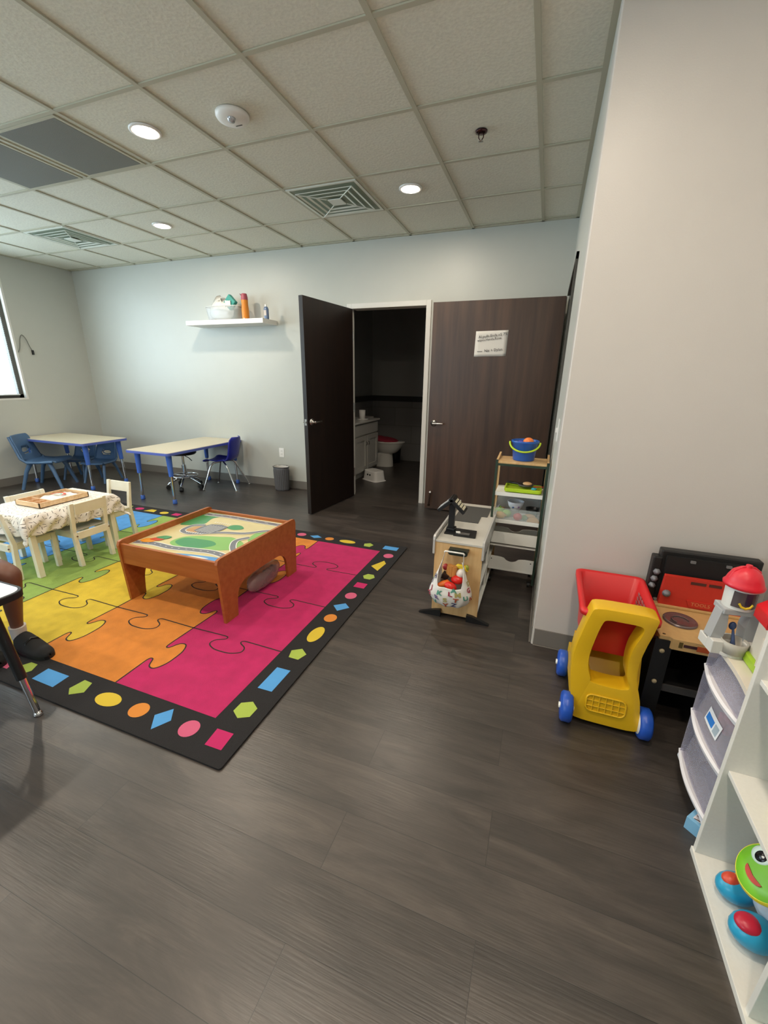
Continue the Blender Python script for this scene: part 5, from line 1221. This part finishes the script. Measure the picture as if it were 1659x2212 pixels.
obj('box_print', MB().box(.012, .20, -.050, -.012, .0482, .0486).text('Waddaplay', .040, T(.10, -.031, .0492), 1), [mat('print_cream', '#d6cfd2', .5), mat('print_brown', '#54423a', .5)], o)

# ================================================================== white cubby shelf
cb = empty('cubby_shelf', (0, 0, 0), 0, 'white laminate cubby shelf in the lower right corner of the photo', 'shelf')
SX0, SX1 = .587, .975; SYT = 1.160
LAM = mat('cubby_white', '#dfddd6', .4, vary=.02, vscale=120); EDG = mat('cubby_edge', '#dfe6e8', .4)
obj('bottom_board', MB().box(SX0-.004, SX1, .0, SYT+.016, .0, .020), LAM, cb, bevel=.0012)
obj('side_panel', MB().box(SX0, SX1, SYT-.003, SYT+.013, .020, .93), LAM, cb, bevel=.0012)
obj('divider', MB().box(SX0+.004, SX1-.01, .795, .81, .020, .336), LAM, cb, bevel=.001)
obj('side_panel', MB().box(SX0, SX1, 0, .016, .02, .93), LAM, cb, bevel=.0012)
obj('shelf_board', MB().box(SX0+.012, SX1-.01, .016, SYT-.003, .336, .350), LAM, cb, bevel=.001)
obj('shelf_board', MB().box(SX0+.012, SX1-.01, .016, SYT-.003, .640, .654), LAM, cb, bevel=.001)
obj('divider', MB().box(SX0+.004, SX1-.01, .395, .41, .020, .336), LAM, cb, bevel=.001)
obj('divider', MB().box(SX0+.014, SX1-.01, .595, .61, .350, .64), LAM, cb, bevel=.001)
obj('back_board', MB().box(SX1-.01, SX1, .016, SYT-.003, .02, .93), LAM, cb)
obj('top_board', MB().box(SX0, SX1, 0, SYT+.013, .93, .946), LAM, cb, bevel=.001)
# frog toy in bottom cubby
fr_ = empty('frog_face_toy', (.80, .985, .0205), 0, 'toy with round green smiling face, yellow rim and blue feet in the bottom cubby', 'toy')
BL = mat('toy_sky_blue', '#2a9bc4', .3); GR = mat('toy_frog_green', '#79c22e', .35); YL = mat('toy_rim_yellow', '#e0d22c', .35)
fr_.location = (.704, 1.012, .0205); fr_.rotation_euler.z = radians(-80)   # faces -y locally -> toward the camera
obj('foot', MB().ball((-.055, -.045, .036), (.038, .050, .036)), BL, fr_)
obj('foot', MB().ball((.045, -.06, .038), (.042, .056, .038)), BL, fr_)
obj('foot_pad', MB().ball((-.058, -.058, .059), (.020, .027, .016)), mat('pad_red', '#cc4a33', .35), fr_)
obj('foot_pad', MB().ball((-.060, -.038, .066), (.016, .018, .012)), mat('pad_yellow', '#e8c95a', .35), fr_)
obj('foot_pad', MB().ball((.045, -.078, .063), (.026, .032, .016)), mat('pad_crimson', '#b81f3a', .35), fr_)
obj('body', MB().ball((0, .01, .085), (.062, .050, .070)), mat('toy_pale_grey', '#b9c3cf', .3), fr_)
FM = T(0.0, -.042, .180) @ RX(radians(48)) @ Matrix.Scale(.76, 4)
hd = obj('head', MB().lathe([(0, -.03), (.07, -.025), (.088, -.010), (.092, .004), (.086, .012)], n=40, M=FM), YL, fr_)
obj('face', MB().lathe([(.087, .008), (.083, .014), (.05, .018), (0, .020)], n=40, M=FM), GR, hd)
for s_ in (-1, 1):
    e_ = obj('eye', MB().lathe([(.030, .012), (.030, .019), (.02, .0215), (0, .022)], c=(s_*.042, .022, 0), n=28, M=FM), mat('eye_pale', '#dcefe6', .3), hd)
    obj('pupil', MB().lathe([(.017, .021), (.016, .0235), (0, .024)], c=(s_*.042+.004, .020, 0), n=24, M=FM, sy=1.2).lathe([(.004, .024), (.0, .0255)], c=(s_*.042+.009, .024, 0), n=10, mi=1, M=FM), [mat('pupil_black', '#101018', .2), WHITEP], e_)
obj('mouth', MB().prism([(.035*cos(a), -.030+.022*sin(a)) for a in [pi+pi*k/14 for k in range(15)]]+[(0, -.036)], .018, .0215, 'z', M=FM), mat('mouth_red', '#c23a2a', .4), hd)
obj('hand', MB().ball((-.080, .03, .145), (.015, .018, .030)), mat('toy_pale', '#d3d8d0', .35), fr_)
tg = empty('ring_stacker', (.72, 1.02, .3505), 0, 'bright yellow-green plastic ring at the front of the middle cubby shelf', 'toy ring')
tg.location = (.70, 1.015, .3505)
obj('ring', MB().tube([(.035*cos(2*pi*k/28), .035*sin(2*pi*k/28), .014) for k in range(28)], .013, 10, closed=True), mat('neon_yellow', '#cfe02a', .35), tg)
tl = empty('teal_bin', (.80, .66, .0205), 0, 'translucent teal plastic bin in the cubby at the bottom right corner', 'bin')
obj('bin_body', MB().grid(lambda u, v: ((.16+.02*v)*max(-1, min(1, 1.3*cos(2*pi*u))), (.10+.012*v)*max(-1, min(1, 1.3*sin(2*pi*u))), .16*v), 40, 6).box(-.15, .15, -.09, .09, 0, .004), frosted('teal_clear', '#3fa893', .7), tl, solid=.003)

# ================================================================== school desk and child at the left edge
dk = empty('school_desk', (-2.265, .50, 0), 0, 'white-topped desk with black edge and chrome-tipped black leg at the left edge', 'desk')
obj('desktop', MB().prism(rrect(-.40, .405, -.33, .375, .04), .540, .552, 'z'), mat('desk_white', '#d9dde0', .3), dk)
obj('edge_band', MB().ring(rrect(-.412, .417, -.342, .387, .05), rrect(-.40, .405, -.33, .375, .04), .522, .5515, 'z').prism(rrect(-.40, .405, -.33, .375, .04), .522, .540, 'z'), BLACKR, dk, bevel=.004)
for sx in (-1, 1):
    for sy in (-1, 1):
        x = sx*.39; y = sy*.27+.03; tx = sx*.355; ty = y-.0
        fx, fy = (.425, .30) if (sx, sy) == (1, 1) else (sx*.43, y)
        top_ = Vector((sx*.325, fy-sy*.01, .522)); bot = Vector((fx, fy, .0)); q = lambda t: tuple(top_.lerp(bot, t))
        l_ = obj('leg', MB().tube([q(0), q(.66)], .019, 14), BLACKP, dk)
        obj('leg_tip', MB().tube([q(.66), q(.965)], .0125, 12), CHROME, l_)
        obj('glide', MB().lathe([(0, 0), (.016, 0), (.018, .008), (.010, .02), (0, .022)], c=(fx, fy, 0), n=16), CHROME, l_)
        a_ = Vector(q(.60)); obj('brace', MB().tube([tuple(a_), (sx*.20, fy, .50)], .007, 8), STEEL, l_)
SKIN = mat('brown_skin', '#6b4434', .5, bump=.15, bscale=120, vary=.04)
pe = empty('person', (0, 0, 0), 0, 'seated child with bare lower leg, white sock and black shoe behind the desk at left', 'person')
pe['label'] = 'seated child with bare leg, white sock and black shoe, behind the white-topped desk'
def skin_obj(name, verts, edges, radii, mt, parent, root=0, lv=2):
    me = bpy.data.meshes.new(name); me.from_pydata(verts, edges, []); me.materials.append(mt)
    o = bpy.data.objects.new(name, me); COL.objects.link(o); o.parent = parent
    s_ = o.modifiers.new('skin', 'SKIN'); s_.use_smooth_shade = True
    sv = me.skin_vertices[0].data
    for i, r_ in enumerate(radii): sv[i].radius = (r_, r_) if not isinstance(r_, tuple) else r_; sv[i].use_root = (i == root)
    q = o.modifiers.new('sub', 'SUBSURF'); q.levels = lv; q.render_levels = lv
    return o
hipz = .455
V = [(-2.74, 1.02, hipz), (-2.74, 1.02, .60), (-2.745, 1.02, .74), (-2.74, 1.02, .80), (-2.735, 1.02, .90), (-2.73, 1.02, .98),
     (-2.67, 1.055, hipz-.01), (-2.47, 1.058, .455), (-2.315, 1.062, .445), (-2.335, 1.062, .39), (-2.375, 1.062, .27), (-2.395, 1.062, .14), (-2.398, 1.062, .075),
     (-2.67, .965, hipz-.01), (-2.57, .95, .455), (-2.48, .94, .445), (-2.50, .94, .38), (-2.53, .94, .25), (-2.54, .94, .13), (-2.54, .94, .075),
     (-2.74, .90, .72), (-2.70, .87, .60), (-2.60, .90, .535), (-2.74, 1.14, .72), (-2.71, 1.17, .60), (-2.62, 1.11, .545)]
Ed = [(0, 1), (1, 2), (2, 3), (3, 4), (4, 5), (0, 6), (6, 7), (7, 8), (8, 9), (9, 10), (10, 11), (11, 12), (0, 13), (13, 14), (14, 15), (15, 16), (16, 17), (17, 18), (18, 19), (2, 20), (20, 21), (21, 22), (2, 23), (23, 24), (24, 25)]
Rr = [.085, .085, .08, .04, .075, .07, .06, .058, .050, .045, .042, .028, .026, .06, .058, .050, .045, .042, .028, .026, .038, .03, .022, .038, .03, .022]
body = skin_obj('body', V, Ed, Rr, SKIN, pe)
def shoe(x, y, z, ang):
    M_ = T(x+.008, y, z) @ RZ(ang) @ Matrix.Diagonal((1.12, 1.1, 1.1, 1))
    m_ = MB()
    def f(u, v):
        L = -.055+.225*u; wd = .030+.012*sin(pi*min(1, u*1.05))-.0
        if u > .8: wd *= math.sqrt(max(0, 1-((u-.8)/.2)**2))*.9+.1
        if u < .1: wd *= .6+.4*(u/.1)
        hh = .075-.045*min(1, max(0, (u-.25)/.45)) if u < .85 else .03*(1-(u-.85)/.15*.5)
        a = pi*v
        return (L, -wd*cos(a), .012+hh*sin(a)**.8)
    m_.grid(f, 28, 16, M=M_)
    o = obj('shoe', m_, mat('black_suede', '#141313', .8), pe, solid=.004)
    so_ = MB(); P = []
    for k in range(29):
        u = k/28; p = f(u, 0); P.append((p[0], p[1]-.003))
    Q = [(a, -b_) for a, b_ in P[::-1]]
    so_.prism(P+Q, 0, .016, 'z', M=M_); obj('sole', so_, BLACKR, o, bevel=.002)
    obj('strap', MB().tube([tuple(M_ @ Vector(p)) for p in [(.055, -.036, .03), (.05, -.025, .062), (.048, 0, .072), (.05, .025, .062), (.055, .036, .03)]], .007, 8, flat=.5), mat('black_leather', '#0b0b0b', .35), o)
    return o
shoe(-2.365, 1.062, RZ0, radians(-2)); shoe(-2.51, .94, RZ0, radians(-5))
SOCK = mat('white_sock', '#c9c2bd', .85)
for (x, y, x2) in ((-2.398, 1.062, -2.396), (-2.54, .94, -2.538)):
    obj('sock', MB().tube([(x+.02, y, .055), (x, y, .075), (x2, y, .105), (x2+.002, y, .138)], [.032, .033, .034, .036], 18), SOCK, pe)
skin_obj('shorts', [V[0], V[6], (-2.50, 1.058, .462), V[13], (-2.57, .95, .462)], [(0, 1), (1, 2), (0, 3), (3, 4)], [.10, .072, .066, .072, .066], mat('navy_cloth', '#2a2c38', .8), pe)
skin_obj('shirt', [(-2.74, 1.02, .47), (-2.74, 1.02, .60), (-2.745, 1.02, .73), (-2.74, .905, .72), (-2.715, .875, .645), (-2.74, 1.135, .72), (-2.72, 1.165, .64)], [(0, 1), (1, 2), (2, 3), (3, 4), (2, 5), (5, 6)], [.10, .095, .088, .05, .042, .05, .042], mat('grey_cloth', '#8c8f96', .85), pe)
obj('hair', MB().ball((-2.745, 1.02, 1.0), (.092, .09, .075)), mat('dark_hair', '#120e0d', .8, bump=1, bscale=90), pe)
fc = MB().ball((-2.663, 1.02, .93), (.014, .012, .014)).ball((-2.68, .99, .955), (.008, .008, .006), mi=1).ball((-2.68, 1.05, .955), (.008, .008, .006), mi=1).ball((-2.672, 1.02, .897), (.01, .022, .006), mi=2).ball((-2.735, .938, .93), (.014, .008, .02)).ball((-2.735, 1.102, .93), (.014, .008, .02))
obj('facial_features', fc, [SKIN, mat('eye_dark', '#141414', .3), mat('lips', '#5a3029', .5)], pe)
for (wx, wy, wz, s_) in ((-2.58, .90, .53, 1), (-2.60, 1.11, .54, -1)):
    vv = [(wx-.02, wy, wz), (wx+.03, wy, wz)]; ee = [(0, 1)]; rr_ = [.018, .020]
    for k in range(4):
        o_ = (k-1.5)*.013; L = (.030, .036, .034, .026)[k]; b0 = len(vv)
        vv += [(wx+.035, wy+o_, wz), (wx+.035+L*.6, wy+o_*1.15, wz-.002), (wx+.035+L, wy+o_*1.2, wz-.012)]; ee += [(1, b0), (b0, b0+1), (b0+1, b0+2)]; rr_ += [.0075, .0065, .0055]
    b0 = len(vv); vv += [(wx+.01, wy+s_*.022, wz), (wx+.032, wy+s_*.036, wz-.004)]; ee += [(0, b0), (b0, b0+1)]; rr_ += [.009, .007]
    skin_obj('hand', vv, ee, rr_, SKIN, pe, lv=1)
ss = empty('stool', (-2.76, 1.02, 0), 0, 'low dark stool under the seated child, beyond the left edge', 'stool')
obj('seat', MB().lathe([(0, .33), (.15, .33), (.16, .345), (.15, .36), (0, .362)], n=28), BLACKP, ss)
for k in range(4):
    a = pi/4+k*pi/2; obj('leg', MB().cyl((.10*cos(a), .10*sin(a), .33), (.14*cos(a), .14*sin(a), RZ0), .011, n=10), CHROME, ss)
